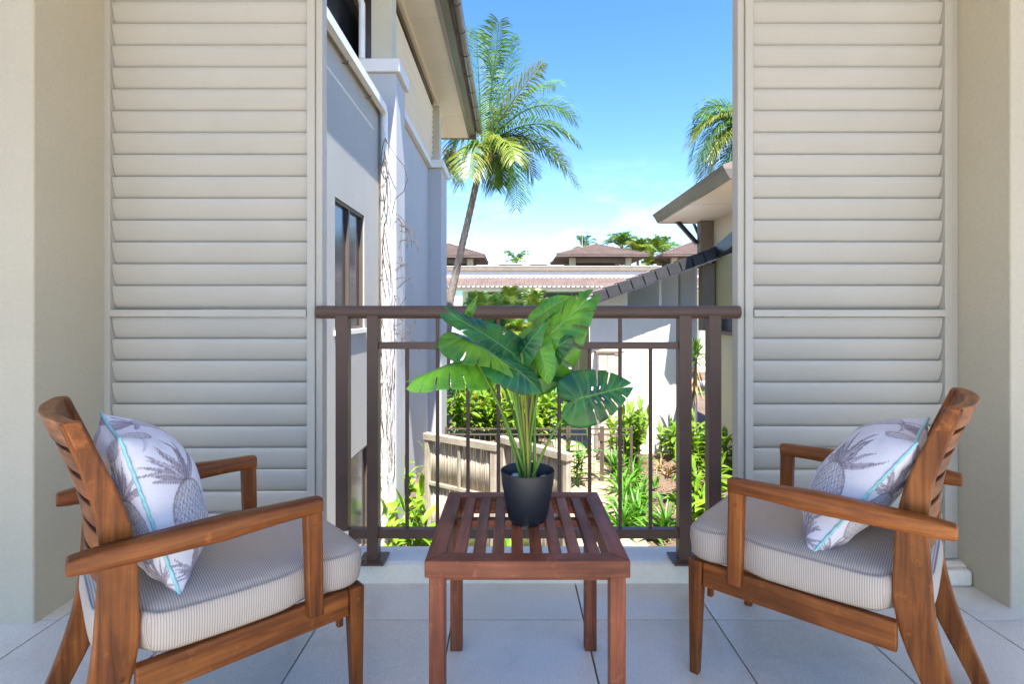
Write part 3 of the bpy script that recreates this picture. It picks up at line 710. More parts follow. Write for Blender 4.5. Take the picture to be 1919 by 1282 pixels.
# ============================================================ VEGETATION
def blade(mb, base, d, L, w, droop, n=6, up=Vector((0,0,1)), fold=.25, roll=0, shape='strap'):
    d = d.normalized(); pts = []; p = Vector(base); dirv = d.copy(); st = L/n
    for i in range(n+1):
        pts.append((p.copy(), dirv.copy())); p = p + dirv*st
        dirv = (dirv + Vector((0,0,-droop/n))).normalized()
    v = []
    for i, (p, t) in enumerate(pts):
        u = i/n
        if shape == 'strap': ww = w*min(1, .55+u*2)*(1-u**3)**.8
        else: ww = w*(math.sin(math.pi*min(1, u*.93+.07))**.8)
        s_ = t.cross(up); s_ = s_.normalized() if s_.length > .05 else Vector((1,0,0))
        if roll: s_.rotate(Quaternion(t, roll))
        nn = s_.cross(t)
        v += [p - s_*ww/2 + nn*ww*fold, p, p + s_*ww/2 + nn*ww*fold]
    f = []
    for i in range(n): f += [(i*3, i*3+1, i*3+4, i*3+3), (i*3+1, i*3+2, i*3+5, i*3+4)]
    mb.add(v, f)
def strap_clump(base, n, L, w, label, group=None, mat='strap', name='strap_plant', up=.9, cat='plant'):
    r = empty(name, base, label, cat, group); mb = MB()
    for i in range(n):
        a = rng.uniform(0, 6.283); e = rng.uniform(.35, 1.4)
        d = Vector((math.cos(a)*math.cos(e), math.sin(a)*math.cos(e), math.sin(e)))
        blade(mb, base + Vector((rng.uniform(-.05,.05), rng.uniform(-.05,.05), 0)), d, L*rng.uniform(.6,1.1), w*rng.uniform(.7,1.2), rng.uniform(.6,1.7), 6)
    tag(mb.build('foliage', M[mat], r, smooth=True), kind='stuff'); return r
def ginger(base, n, H_, spread, label, group=None, mat='ginger', ll=.38, lw=.085, cat='plant', flower=False):
    r = empty('ginger_plant', base, label, cat, group); mb = MB(); st = MB(); fl = MB()
    for i in range(n):
        a = rng.uniform(0, 6.283); rr = spread*math.sqrt(rng.random())
        b0 = base + Vector((math.cos(a)*rr, math.sin(a)*rr, 0)); h = H_*rng.uniform(.65,1.1)
        lean = Vector((math.cos(a), math.sin(a), 0))*rng.uniform(.05,.35)*h
        pts = bez(b0, b0 + Vector((0,0,h*.6)), b0 + Vector((0,0,h)) + lean, 8); st.tube(pts, [.012]*4+[.008]*4, 5)
        pl = rng.uniform(0, 6.28); m_ = int(7 + h*5)
        for k in range(m_):
            t = .2 + .8*k/m_; j = min(6, int(t*7)); fr = t*7 - j; p = pts[j].lerp(pts[j+1], fr)
            aa = pl + math.pi*k + rng.uniform(-.5,.5); e = rng.uniform(.2,.9) if k < m_-1 else 1.3
            d = Vector((math.cos(aa)*math.cos(e), math.sin(aa)*math.cos(e), math.sin(e)))
            blade(mb, p, d, ll*rng.uniform(.7,1.15), lw*rng.uniform(.8,1.2), rng.uniform(.5,1.4), 5, shape='leaf', roll=rng.uniform(-.5,.5), fold=.15)
        if flower and i % 3 == 0:
            for k in range(6):
                aa = rng.uniform(0,6.28); blade(fl, pts[-1]+Vector((0,0,.02*k)), Vector((math.cos(aa),math.sin(aa),.8)), .11, .05, .3, 3, shape='leaf')
    st.build('stems', M['petiole'], r, smooth=True); tag(mb.build('foliage', M[mat], r, smooth=True), kind='stuff')
    if fl.v: fl.build('flower', M['orange'], r)
    return r
def frond(root, a, c, b_, ll, mat, n=56, hang=.5, rad=.03, w=.045, name='frond', keep=1.0):
    mb = MB(); pts = bez(a, c, b_, n+1)
    mb.tube(pts[::3] + ([pts[-1]] if (n % 3) else []), [rad*(1-.85*i/len(pts[::3])) for i in range(len(pts[::3]) + (1 if n % 3 else 0))], 4)
    for i in range(5, n+1):
        if rng.random() > keep: continue
        t = i/n; tg = (pts[min(n, i+1)] - pts[i-1]).normalized()
        sd = tg.cross(Vector((0,0,1))); sd = sd.normalized() if sd.length > .08 else Vector((1,0,0))
        upn = sd.cross(tg)
        L = ll*(math.sin(math.pi*(.12+.80*t))**.75)*rng.uniform(.85,1.12)
        for s_ in (-1, 1):
            d = (sd*s_*.85 + tg*(.45+.5*t) + upn*rng.uniform(.05,.35)).normalized()
            p = pts[i]; dirv = d; q_ = [p]
            for k in range(3):
                p = p + dirv*L/3; q_.append(p); dirv = (dirv + Vector((rng.uniform(-.06,.06),rng.uniform(-.06,.06),-hang*rng.uniform(.7,1.3)))).normalized()
            ww = w*rng.uniform(.8,1.15); wv = tg*ww/2
            mb.add([q_[0]-wv*.5, q_[0]+wv*.5, q_[1]-wv, q_[1]+wv, q_[2]-wv*.75, q_[2]+wv*.75, q_[3]], [(0,1,3,2),(2,3,5,4),(4,5,6)])
    return mb.build(name, mat, root)
def trunk(root, pts, r0, r1):
    n = 60; P_ = []
    m_ = len(pts)-1
    for i in range(n+1):
        t = i/n*m_; j = min(m_-1, int(t)); f_ = t-j
        p0 = pts[max(0,j-1)]; p1 = pts[j]; p2 = pts[j+1]; p3 = pts[min(m_,j+2)]
        P_.append(.5*((2*p1)+(p2-p0)*f_+(2*p0-5*p1+4*p2-p3)*f_*f_+(3*p1-p0-3*p2+p3)*f_**3))
    rr = [(r0+(r1-r0)*i/n)*(1.0 if i % 2 else .90) * (1.6 - .6*min(1, i/4)) for i in range(n+1)]
    return MB().tube(P_, rr, 10).build('trunk', M['trunk'], root, smooth=2)
# main leaning coconut palm
YP = 19.0
cb = P(842,590,YP)
pr_ = empty('coconut_palm', (P(836,700,YP).x, YP, GZ), 'tall leaning coconut palm rising beside the left roof gutter', 'palm tree')
C0 = P(906, 283, YP)
trunk(pr_, [Vector((P(834,700,YP).x, YP, GZ)), P(841,590,YP), P(857,500,YP), P(880,400,YP), P(902,300,YP)], .17, .115)
# (tip x, tip y, ctrl x, ctrl y, tip dY, ctrl dY, yellow)
fr = [(935,42,925,150,0,.6,0),(893,60,898,170,.6,.4,0),(955,75,945,170,.8,.5,0),(1012,122,955,190,-.6,-.2,1),
      (1078,222,1010,150,.8,.5,0),(1074,262,1010,195,-1.2,-.7,0),(1083,348,1000,215,.3,.2,0),(1060,310,1000,230,1.4,.8,1),
      (968,388,975,260,-.8,-.4,0),(945,345,950,270,.8,.6,0),(880,330,880,260,-1.4,-.9,1),(846,318,850,205,.2,.1,0),(838,230,860,180,1.4,.8,0),
      (965,300,960,240,-1.8,-1.2,1),(1040,160,980,150,2.2,1.2,0),(928,350,925,290,.6,.5,0),(862,345,868,255,-.5,-.4,0),(1000,330,975,250,.9,.6,0)]
for tx, ty, kx, ky, dy, dk, yl in fr:
    frond(pr_, C0 + Vector((rng.uniform(-.06,.06), rng.uniform(-.1,.1), rng.uniform(0,.25))), P(kx,ky,YP+dk), P(tx,ty,YP+dy), 1.4, M['frond_y'] if yl else M['frond'], 52, .46, .035, .062)
cn = MB()
for i in range(9):
    a = rng.uniform(0,6.28); c = C0 + Vector((math.cos(a)*.25, math.sin(a)*.25, -.15-rng.random()*.2)); cn.lathe([(.01,-.14),(.09,-.09),(.12,0),(.09,.1),(.01,.14)], 8, c)
cn.build('coconuts', M['dry'], pr_, smooth=True)
dd = MB()
for i in range(60):
    p = P(838+rng.uniform(-8,10), 285+rng.uniform(-15,15), YP+.1); dd.tube(bez(p, p+Vector((rng.uniform(-.2,.3),0,-.3)), p+Vector((rng.uniform(-.3,.5),rng.uniform(-.2,.2),-rng.uniform(.4,1.1))), 6), .012, 3)
dd.build('seed_strands', M['dry'], pr_)
# right palm, crown hidden behind the shutter
YQ = 21.0
pq = empty('coconut_palm', (P(1430,700,YQ).x, YQ, GZ), 'coconut palm at right whose fronds reach out above the villa eave', 'palm tree')
C1 = P(1415,250,YQ)
trunk(pq, [Vector((P(1440,700,YQ).x, YQ, GZ)), P(1436,500,YQ), P(1425,360,YQ), P(1415,240,YQ)], .18, .12)
for tx, ty, kx, ky, dy, dk, yl in [(1295,300,1320,165,.3,.2,0),(1300,250,1330,190,1.2,.6,0),(1318,345,1335,225,-.8,-.4,1),(1330,330,1350,230,.8,.5,0),(1352,390,1375,270,.2,.2,1),(1480,120,1440,120,.2,.1,0),(1530,240,1480,150,.6,.3,0),(1510,340,1480,220,-.6,-.3,0),(1450,380,1440,280,.4,.2,0),(1365,370,1380,260,-1.2,-.6,0),(1290,275,1345,180,-.5,-.3,1),(1308,215,1360,165,.9,.5,0),(1310,330,1345,205,1.6,.9,0),(1325,300,1365,215,-1.4,-.7,1),(1300,320,1335,195,-1.0,-.5,0),(1340,350,1370,240,1.2,.6,1),]:
    frond(pq, C1.copy(), P(kx,ky,YQ+dk), P(tx,ty,YQ+dy), 1.35, M['frond_y'] if yl else M['frond'], 60, .44, .035, .055)
# distant palms
def small_palm(x, y, Y, rad, n, label, ylw=.4, trunk_to=None, ll=None):
    c = P(x, y, Y); r = empty('palm_tree', (c.x, Y, GZ), label, 'palm tree', 'palms beyond the far building' if Y > 40 else 'bushy palms in front of the far building')
    MB().tube([(c.x, Y, GZ), (c.x, Y, (c.z+GZ)/2), c], [.2,.16,.12], 8).build('trunk', M['trunk'], r, smooth=True)
    for i in range(n):
        a = 6.283*i/n + rng.uniform(-.3,.3); e = rng.uniform(-.1,1.35); L = rad*rng.uniform(.75,1.1)
        h = Vector((math.cos(a), math.sin(a), 0))
        tip = c + h*L*math.cos(e) + Vector((0,0,L*(math.sin(e)-.25))); ctl = c + h*L*.45*math.cos(e*.8) + Vector((0,0,L*(.35+.45*math.sin(e))))
        frond(r, c.copy(), ctl, tip, (ll or rad*.36), M['frond_y'] if rng.random() < ylw else M['frond'], 30, .45, .04*rad/3, .10*rad/3)
small_palm(968,493,52,1.9,13,'low dark palm crown behind the chimney on the far roof', .1)
small_palm(1095,468,56,2.0,11,'palm crown showing over the right pavilion ridge near the mast', .1)
small_palm(1166,468,50,2.3,14,'leftmost of four palms right of the pavilion roof', .3)
small_palm(1195,480,48,2.2,14,'low yellowish palm second from left beside the pavilion roof', .7)
small_palm(1222,478,51,2.3,14,'third palm from left between pavilion and verge tiles', .4)
small_palm(1243,474,53,2.3,14,'rightmost of four palms next to the verge tiles', .3)
small_palm(1215,500,47,1.6,12,'short bright palm under the four tall palms', .8)
# bushy golden palms in front of the far building
for x, y, Y, rad, lb in ((905,600,24,1.7,'bushy golden cane palm below the far eave at the left of its group'),(955,585,25.5,2.0,'yellow green cane palm rising over the handrail middle'),(1000,592,24,1.6,'golden cane palm directly behind the tall monstera leaves'),(935,632,21,1.6,'lower cane palm above the pool seen under the handrail'),(985,640,20,1.4,'small cane palm behind the monstera stems'),(1048,600,26,1.5,'orange tinged cane palm near the covered walkway')):
    small_palm(x, y, Y, rad, 15, lb, .55, ll=.55)
# ginger thicket behind the fence
gg = 'ginger clumps behind the pool fence'
for i, (x, y, n, h, lb) in enumerate(((862,826,9,1.6,'tall ginger clump against the far corner of the left building'),(893,818,10,1.35,'bright ginger clump left of the pot behind the bar fence'),(930,822,9,1.2,'ginger clump with orange flowers behind the bar fence'),(965,812,10,1.25,'ginger clump seen between the monstera stems'),(1003,816,10,1.3,'yellow green ginger clump right of the monstera stems'),(1024,826,7,1.0,'smallest ginger clump beside the sandy path'))):
    ginger(G(x,y), int(n*1.7), h, .42, lb, gg, flower=(i in (1,2)), ll=.45, lw=.11)
ginger(G(872,770), 12, 1.9, .6, 'tall dense ginger row near the pool at left', gg, ll=.5, lw=.11)
ginger(G(900,765), 9, 1.0, .5, 'dense ginger row near the pool in the middle', gg, ll=.5, lw=.11)
ginger(G(985,770), 9, .9, .5, 'dense ginger row near the pool beside the path', gg, ll=.5, lw=.11)
# right hand bed
gs = 'strap leaved lilies along the garden path'
for x, y, n, L, lb in ((1168,1000,26,.62,'strap leaved lily closest to the balcony on the path edge'),(1196,985,24,.6,'strap leaved lily at the front of the bed right of the path'),(1172,960,26,.62,'bright strap leaved lily second along the path edge'),(1200,945,24,.55,'strap leaved lily second along, on the bed side'),(1165,925,26,.6,'strap leaved lily halfway along the path edge'),(1188,905,24,.6,'strap leaved lily halfway along, on the bed side'),(1155,893,24,.6,'strap leaved lily near the gate'),(1180,875,24,.6,'strap leaved lily beside the short fence run'),(1248,1000,20,.6,'strap leaved lily alone left of the right balustrade post'),(1225,1015,14,.4,'small strap leaved lily low above the kerb')):
    b0 = G(x,y); b0.z += .05; strap_clump(b0, int(n*1.7), L*1.12, .055, lb, gs)
for x, y, n, h, lb in ((1172,872,9,1.25,'tall ginger in front of the white wall by the fence end'),(1195,850,7,1.0,'ginger against the white wall beside the stone pier'),(1262,868,6,.75,'ginger at the right end of the white wall'),(1312,905,8,1.15,'tall ginger between the two right balustrade posts'),(1318,960,7,.8,'leafy ginger low between the right balustrade posts'),(1300,1000,6,.6,'lowest ginger by the right balustrade post'),(1372,900,6,.95,'dark leafed ginger against the lane wall at far right')):
    b0 = G(x,y); b0.z += .08; ginger(b0, int(n*1.6), h, .28, lb, 'gingers in the right garden bed', ll=.38, lw=.10)
for x, y, lb in ((1252,905,'brown withered lily in the middle of the mulch bed'),(1238,890,'brown withered lily at the back of the mulch bed')):
    b0 = G(x,y); b0.z += .12; strap_clump(b0, 16, .45, .03, lb, 'withered lilies in the bed', 'dry', 'withered_plant')
b0 = G(1228,925); b0.z += .12; strap_clump(b0, 9, .35, .04, 'small green lily sprouting from the open mulch', None)
# near plants below the balcony
for x, y, n, h, lb in ((778,985,7,1.1,'ginger between left building and brush screen'),(770,1050,8,.8,'low ginger under the left of the balustrade')):
    b0 = G(x,y); ginger(b0, n, h, .2, lb, 'gingers close under the balcony', ll=.4, lw=.09)
for x, y, lb in ((845,1050,'green lily under the bottom rail left of the table'),(905,1045,'green lily seen through the left table slats'),(1010,1050,'green lily seen through the middle table slats'),(960,1060,'green lily low in front of the brush screen middle')):
    b0 = G(x,y); strap_clump(b0, 26, .62, .06, lb, 'lilies in front of the brush screens', 'ginger')
ginger(G(1085,900)+Vector((-.15,-.4,0)), 6, .9, .15, 'yucca like ginger beside the right end of the brush screen', None, 'strap', .4, .06)
# dracaena with bare trunk
dz = empty('dracaena', (4.36,12.6,GZ), 'spiky dracaena with bare trunk and brown skirt between the right posts', 'plant')
tp = [Vector((4.30,12.6,GZ+.1)), Vector((4.36,12.6,-1.6)), Vector((4.33,12.6,-.9)), Vector((4.40,12.6,.05))]
MB().tube([tp[0].lerp(tp[1],.0), tp[0].lerp(tp[1],.5), tp[1], tp[1].lerp(tp[2],.5), tp[2], tp[2].lerp(tp[3],.5), tp[3]], [.05,.045,.042,.04,.04,.04,.035], 8).build('trunk', M['trunk'], dz, smooth=True)
mb = MB(); md = MB()
for i in range(64):
    a = rng.uniform(0,6.28); e = rng.uniform(-.5,1.45); d = Vector((math.cos(a)*math.cos(e), math.sin(a)*math.cos(e), math.sin(e)))
    blade(mb, tp[3]+Vector((0,0,rng.uniform(-.2,.05))), d, rng.uniform(.4,.62), .045, rng.uniform(.3,.9), 5)
for i in range(40):
    a = rng.uniform(0,6.28); d = Vector((math.cos(a)*.5, math.sin(a)*.5, -.7)); blade(md, tp[3]+Vector((-.02,0,-.25-rng.random()*.5)), d, rng.uniform(.35,.6), .035, .9, 4)
mb.build('foliage', M['dracaena'], dz, smooth=True); md.build('dry_skirt', M['dry'], dz)

# ============================================================ CHAIRS
def superell(n, a, b, e=3.0):
    o = []
    for i in range(n):
        t = 2*math.pi*i/n; c, s_ = math.cos(t), math.sin(t)
        o.append((a*math.copysign(abs(c)**(2/e), c), b*math.copysign(abs(s_)**(2/e), s_)))
    return o
def loft(secs, caps=True):
    mb = MB(); n = len(secs[0]); v = [p for s_ in secs for p in s_]
    f = [(i*n+k, i*n+(k+1) % n, (i+1)*n+(k+1) % n, (i+1)*n+k) for i in range(len(secs)-1) for k in range(n)]
    if caps: f += [tuple(range(n-1,-1,-1)), tuple(range((len(secs)-1)*n, len(secs)*n))]
    return mb.add(v, f)
def interp(t, tab):
    for (a, b_), (c, d) in zip(tab, tab[1:]):
        if t <= c: return b_ + (d-b_)*(t-a)/(c-a)
    return tab[-1][1]
def smooth_tab(t, tab):
    e = .03; return sum(interp(t+e*k, tab) for k in (-2,-1,0,1,2))/5
LEGU = [(-.1,-.345),(0,-.310),(.2,-.222),(.32,-.185),(.57,-.182),(.68,-.212),(.80,-.256),(.9,-.29)]
LEGW = [(-.1,.034),(0,.037),(.2,.062),(.32,.078),(.45,.068),(.57,.054),(.70,.041),(.80,.033),(.9,.03)]
def make_chair():
    r = empty('armchair', (0,0,0), 'x', 'armchair', 'timber armchairs on the balcony')
    Wy, Wx, Wz = M['wy'], M['wx'], M['wz']
    for sv_ in (-1, 1):
        # rear leg and back upright, one sawn piece
        zs = [i*.80/26 for i in range(27)]; fr_ = []; bk = []
        for z in zs:
            u = smooth_tab(z, LEGU); w = smooth_tab(z, LEGW)
            fr_.append((u+w/2, 0, z)); bk.append((u-w/2, 0, z))
        v0 = sv_*.196; mb = MB(); secs = []
        for a, c in zip(fr_, bk):
            secs.append([(a[0], v0-.0140, a[2]), (a[0], v0+.0140, a[2]), (c[0], v0+.0140, c[2]), (c[0], v0-.0140, c[2])])
        loft(secs).build('rear_leg', Wz, r, bevel=.005, local=True)
        # front leg, tapered
        a, c = .019, .012; u0, v1 = .293, sv_*.228
        MB().add([(u0-c+.006,v1-c,0),(u0+c+.006,v1-c,0),(u0+c+.006,v1+c,0),(u0-c+.006,v1+c,0),(u0-a,v1-a,.319),(u0+a,v1-a,.319),(u0+a,v1+a,.319),(u0-a,v1+a,.319)],
                 [(0,3,2,1),(4,5,6,7),(0,1,5,4),(1,2,6,5),(2,3,7,6),(3,0,4,7)]).build('front_leg', Wz, r, bevel=.003, local=True)
        MB().box(-.160,v1-.013,.252,.2735,v1+.013,.318).build('side_rail', Wx, r, bevel=.004, local=True)
        MB().box(.258,v1-.024*sv_-.008,.215,.2725,v1-.024*sv_+.008,.25).build('corner_block', Wz, r, bevel=.002, local=True)
        # arm support
        vp = sv_*.245
        MB().add([(.168,vp-.015,.29),(.203,vp-.015,.29),(.203,vp+.015,.29),(.168,vp+.015,.29),(.160,vp-.016,.54),(.199,vp-.016,.54),(.199,vp+.016,.54),(.160,vp+.016,.54)],
                 [(0,3,2,1),(4,5,6,7),(0,1,5,4),(1,2,6,5),(2,3,7,6),(3,0,4,7)]).build('arm_support', Wz, r, bevel=.004, local=True)
        # arm
        secs = []
        for i in range(25):
            t = i/24; u = .201 - .458*t
            hw = interp(t, [(0,.018),(.15,.021),(.5,.027),(.9,.024),(1,.020)]); hh = interp(t, [(0,.019),(.2,.019),(.45,.0245),(.7,.022),(.95,.019),(1,.015)])
            zc = .551 + .003*math.sin(math.pi*t) - .006*t
            if i == 24: u -= .006
            if i in (0,): hw *= .96; hh *= .93
            vc = sv_*(.245 + .006*math.sin(math.pi*t) - .012*t)
            secs.append([(u, vc+a_, zc+b_) for a_, b_ in superell(16, hw, hh, 4.2)])
        loft(secs).build('arm', Wx, r, smooth=2, bevel=.004, local=True)
    for sv_ in (-1, 1):
        for u_, z_ in ((.180,.505),(.2935,.29),(-.178,.29),(-.172,.545)):
            vv_ = sv_*(.2608 if z_ == .505 else .2475 if u_ > 0 else .2100)
            pl_ = MB(); pl_.tube([(u_, vv_-.001*sv_, z_), (u_, vv_+.0012*sv_, z_)], .005, 10); pl_.build('timber_plug', M['wx'], r, local=True)
    MB().box(.283,-.2085,.258,.306,.2085,.316).build('front_rail', Wy, r, bevel=.003, local=True)
    MB().box(-.20,-.179,.252,-.175,.179,.305).build('back_rail', Wy, r, bevel=.003, local=True)
    # curved back slats
    for i, (z0, z1, th) in enumerate(((.748,.800,.026),(.690,.735,.016),(.632,.677,.016),(.574,.619,.016),(.516,.561,.016),(.458,.503,.016))):
        secs = []
        zm = (z0+z1)/2; ext = .2125 if i == 0 else .1795
        for k in range(17):
            v = -ext + 2*ext*k/16; bow = .032*(1-(v/.2125)**2)
            s_ = []
            for z, dt in ((z0,-1),(z0,1),(z1,1),(z1,-1)):
                u = smooth_tab(z, LEGU) - bow + dt*th/2 + (0 if i else .002); s_.append((u, v, z + (.0015 if i == 0 and z == z1 else 0)))
            secs.append(s_)
        loft(secs).build('top_rail' if i == 0 else 'back_slat', Wy, r, bevel=.003, local=True)
    # seat cushion, notched round the arm supports
    half = [(.322,0),(.325,.11),(.322,.21),(.305,.238),(.28,.246),(.235,.246),(.218,.239),(.212,.225),(.19,.2225),(.165,.225),(.152,.238),(.12,.247),(0,.246),(-.10,.240),(-.135,.232),(-.145,.20),(-.155,.172),(-.19,.168),(-.218,.155),(-.224,.1),(-.224,0)]
    pl = half + [(u,-v) for u, v in half[-2:0:-1]]
    dens = []
    for i in range(len(pl)):
        a, c = pl[i], pl[(i+1) % len(pl)]; L = math.hypot(c[0]-a[0], c[1]-a[1]); n = max(1, int(L/.012))
        for k in range(n): dens.append((a[0]+(c[0]-a[0])*k/n, a[1]+(c[1]-a[1])*k/n))
    A = np.array(dens)
    for _ in range(3): A = .5*A + .25*(np.roll(A,1,0)+np.roll(A,-1,0))
    tg = np.roll(A,-1,0) - np.roll(A,1,0); tg /= np.linalg.norm(tg,axis=1)[:,None]; nrm = np.stack([tg[:,1], -tg[:,0]],1)
    cen = np.array([.03,0.]); 
    if ((A-cen)*nrm).sum() < 0: nrm = -nrm
    secs = []
    for ins, z in ((.03,.321),(.012,.322),(.003,.332),(0,.347),(-.003,.37),(-.002,.395),(.002,.402),(.0042,.4055),(.006,.4045),(.012,.411),(.03,.418)):
        B_ = A - nrm*ins
        for _ in range(int(max(0,ins)*150)): B_ = .5*B_+.25*(np.roll(B_,1,0)+np.roll(B_,-1,0))
        secs.append([(x, y, z + .006*math.sin(9*x+4)*math.sin(7*y+2)*(z>.4)) for x, y in B_])
    for s_, z in ((.8,.426),(.6,.430),(.35,.433),(.1,.434)):
        L0 = np.array(secs[10])[:,:2]
        secs.append([(cen[0]+(x-cen[0])*s_, y*s_, z + .006*math.sin(9*x*s_+4)*math.sin(7*y*s_+2)) for x, y in L0])
    o = loft(secs).build('seat_cushion', M['stripe'], r, smooth=True, local=True); o.rotation_euler = (0,0,0)
    return r
def copy_tree(o, parent=None):
    c = o.copy(); S.collection.objects.link(c); c.parent = parent
    for ch in o.children: copy_tree(ch, c)
    return c
ch1 = make_chair()
ch2 = copy_tree(ch1)
ch1['label'] = 'timber armchair on the left with striped seat cushion, facing right'
ch2['label'] = 'timber armchair on the right with striped seat cushion, facing left'
ch1.location = (-.768, 1.298, 0); ch1.rotation_euler = (0,0,R(42.5))
ch2.location = (.888, 1.447, 0); ch2.rotation_euler = (0,0,R(138.5))

# ------------------------------------------------------------ pillows
def print_art(n, seed, items):
    r_ = random.Random(seed); np_r = np.random.RandomState(seed)
    v, u = np.meshgrid(np.linspace(-1,1,n), np.linspace(-1,1,n), indexing='xy')
    X, Y = u, v
    col = np.empty((n,n,3)); col[:] = (.66,.645,.71)
    ink = np.array((.17,.145,.17))
    def over(mask, c, a=1.0):
        k = (mask*a)[...,None]; col[:] = col*(1-k) + np.array(c)*k
    def leaf(x0, y0, ang, L, w, bend, tone, alpha=1.0):
        dx, dy = X-x0, Y-y0; c, s_ = math.cos(ang), math.sin(ang)
        t = (dx*c + dy*s_)/L; q_ = (-dx*s_ + dy*c) - bend*L*np.clip(t,0,1)**2
        ww = w*np.clip(t,0,1)**.35*np.clip(1-t,0,1)**.7
        ins = (t > 0) & (t < 1) & (np.abs(q_) < ww)
        if not ins.any(): return
        over(ins.astype(float), np.array((.50,.45,.53))*tone, .8*alpha)
        vein = np.sin(q_/w*16 + 2*t) > .55
        over((ins & vein).astype(float), np.array((.27,.235,.29)), .5*alpha)
        over((ins & (np.abs(np.abs(q_)-ww) < .011)).astype(float), ink, .75*alpha)
        over((ins & (q_ < -ww*.2)).astype(float), np.array((.30,.26,.33)), .35*alpha)
    for cx, cy, rot, sc_, al in items:
        for k in range(22):     # crown
            f_ = k/21; a = rot + math.pi/2 + (r_.uniform(-1.45,1.45))*(1-.35*f_)
            bx = cx + math.cos(rot+math.pi/2)*sc_*(.50+.12*f_); by = cy + math.sin(rot+math.pi/2)*sc_*(.50+.12*f_)
            leaf(bx, by, a, sc_*r_.uniform(.55,1.0), sc_*.085, r_.uniform(-.5,.5), r_.uniform(.6,1.25), al)
        c, s_ = math.cos(rot), math.sin(rot); dx, dy = (X-cx)/sc_, (Y-cy)/sc_
        p, q_ = dx*c + dy*s_, -dx*s_ + dy*c
        e = (p/.46)**2 + (q_/.60)**2; ins = e < 1
        over(ins.astype(float), (.62,.60,.63), al)
        a1, a2 = (p*1.15 + q_*.75)*9.5, (-p*1.15 + q_*.75)*9.5
        l1, l2 = np.abs((a1 % 1.0)-.5), np.abs((a2 % 1.0)-.5)
        over((ins & ((l1 > .40) | (l2 > .40))).astype(float), ink, .78*al)
        over((ins & ((l1 < .09) & (l2 < .09))).astype(float), ink, .6*al)
        over((ins & (e > .55) & (p < 0)).astype(float), (.34,.30,.35), .35*al)
        over(((e > .93) & (e < 1.06)).astype(float), ink, .7*al)
    for k in range(10):
        leaf(r_.uniform(-1,1), r_.uniform(-1,1), r_.uniform(0,6.28), .28, .045, r_.uniform(-.4,.4), 1.2, .45)
    col += np_r.normal(0,.012,(n,n,1))
    return np.clip(col,0,1)
def pillow(center, uvec, vvec, half, T, label, seed, items):
    u = Vector(uvec).normalized(); v = Vector(vvec); v = (v - u*v.dot(u)).normalized(); w = u.cross(v)
    rmat = Matrix((u, v, w)).transposed().to_4x4(); rmat.translation = center
    n = 170; a = np.linspace(-1,1,n); a = .25*a + .75*np.sin(np.pi/2*a); A_, B_ = np.meshgrid(a, a, indexing='ij')
    x = A_*half*(1-.075*(1-B_**2)**1.0*A_**2); y = B_*half*(1-.075*(1-A_**2)*B_**2)
    base = np.clip((1-A_**4)*(1-B_**4),0,1)**.5*(.55+.45*np.clip((1-A_**2)*(1-B_**2),0,1)**.5)
    wr = .004*np.sin(5*A_+3*B_+seed)*np.sin(4*B_-2*A_) + .003*np.sin(22*(A_*B_)+seed)*np.clip(np.abs(A_*B_)*2,0,1)
    r = empty('pillow', (0,0,0), label, 'pillow', 'pineapple print pillows'); r.matrix_world = rmat
    for k, sgn in enumerate((1,-1)):
        z = sgn*(T[k]*base + wr*base)
        vv = np.stack([x,y,z],-1).reshape(-1,3)
        f = [(i*n+j,(i+1)*n+j,(i+1)*n+j+1,i*n+j+1) if sgn > 0 else (i*n+j,i*n+j+1,(i+1)*n+j+1,(i+1)*n+j) for i in range(n-1) for j in range(n-1)]
        mb = MB(); mb.v = [tuple(p) for p in vv]; mb.f = f
        o = mb.build('front_panel' if sgn > 0 else 'back_panel', M['print'], r, smooth=True, local=True)
        art = print_art(n, seed+k, items[k]); ca = o.data.color_attributes.new('print', 'FLOAT_COLOR', 'POINT')
        ca.data.foreach_set('color', np.concatenate([art.reshape(-1,3), np.ones((n*n,1))],1).ravel())
    pts = []
    def edge(a_, b_): return Vector((a_*half*(1-.075*(1-b_**2)*a_**2)*1.005, b_*half*(1-.075*(1-a_**2)*b_**2)*1.005, .0007*math.sin(40*(a_+b_))))
    for s_, e in (((-1,-1),(1,-1)),((1,-1),(1,1)),((1,1),(-1,1)),((-1,1),(-1,-1))):
        for k in range(40): t = k/40; pts.append(edge(s_[0]+(e[0]-s_[0])*t, s_[1]+(e[1]-s_[1])*t))
    pts.append(pts[0].copy())
    MB().tube(pts, [.0036+.0003*math.sin(i*2.4+math.sin(i*.37)*3) for i in range(len(pts))], 8).build('piping', M['teal'], r, smooth=True, local=True)
    return r
def chair_pt(chair, u, v, z): return Matrix.Translation(chair.location) @ Matrix.Rotation(chair.rotation_euler.z, 4, 'Z') @ Vector((u, v, z))
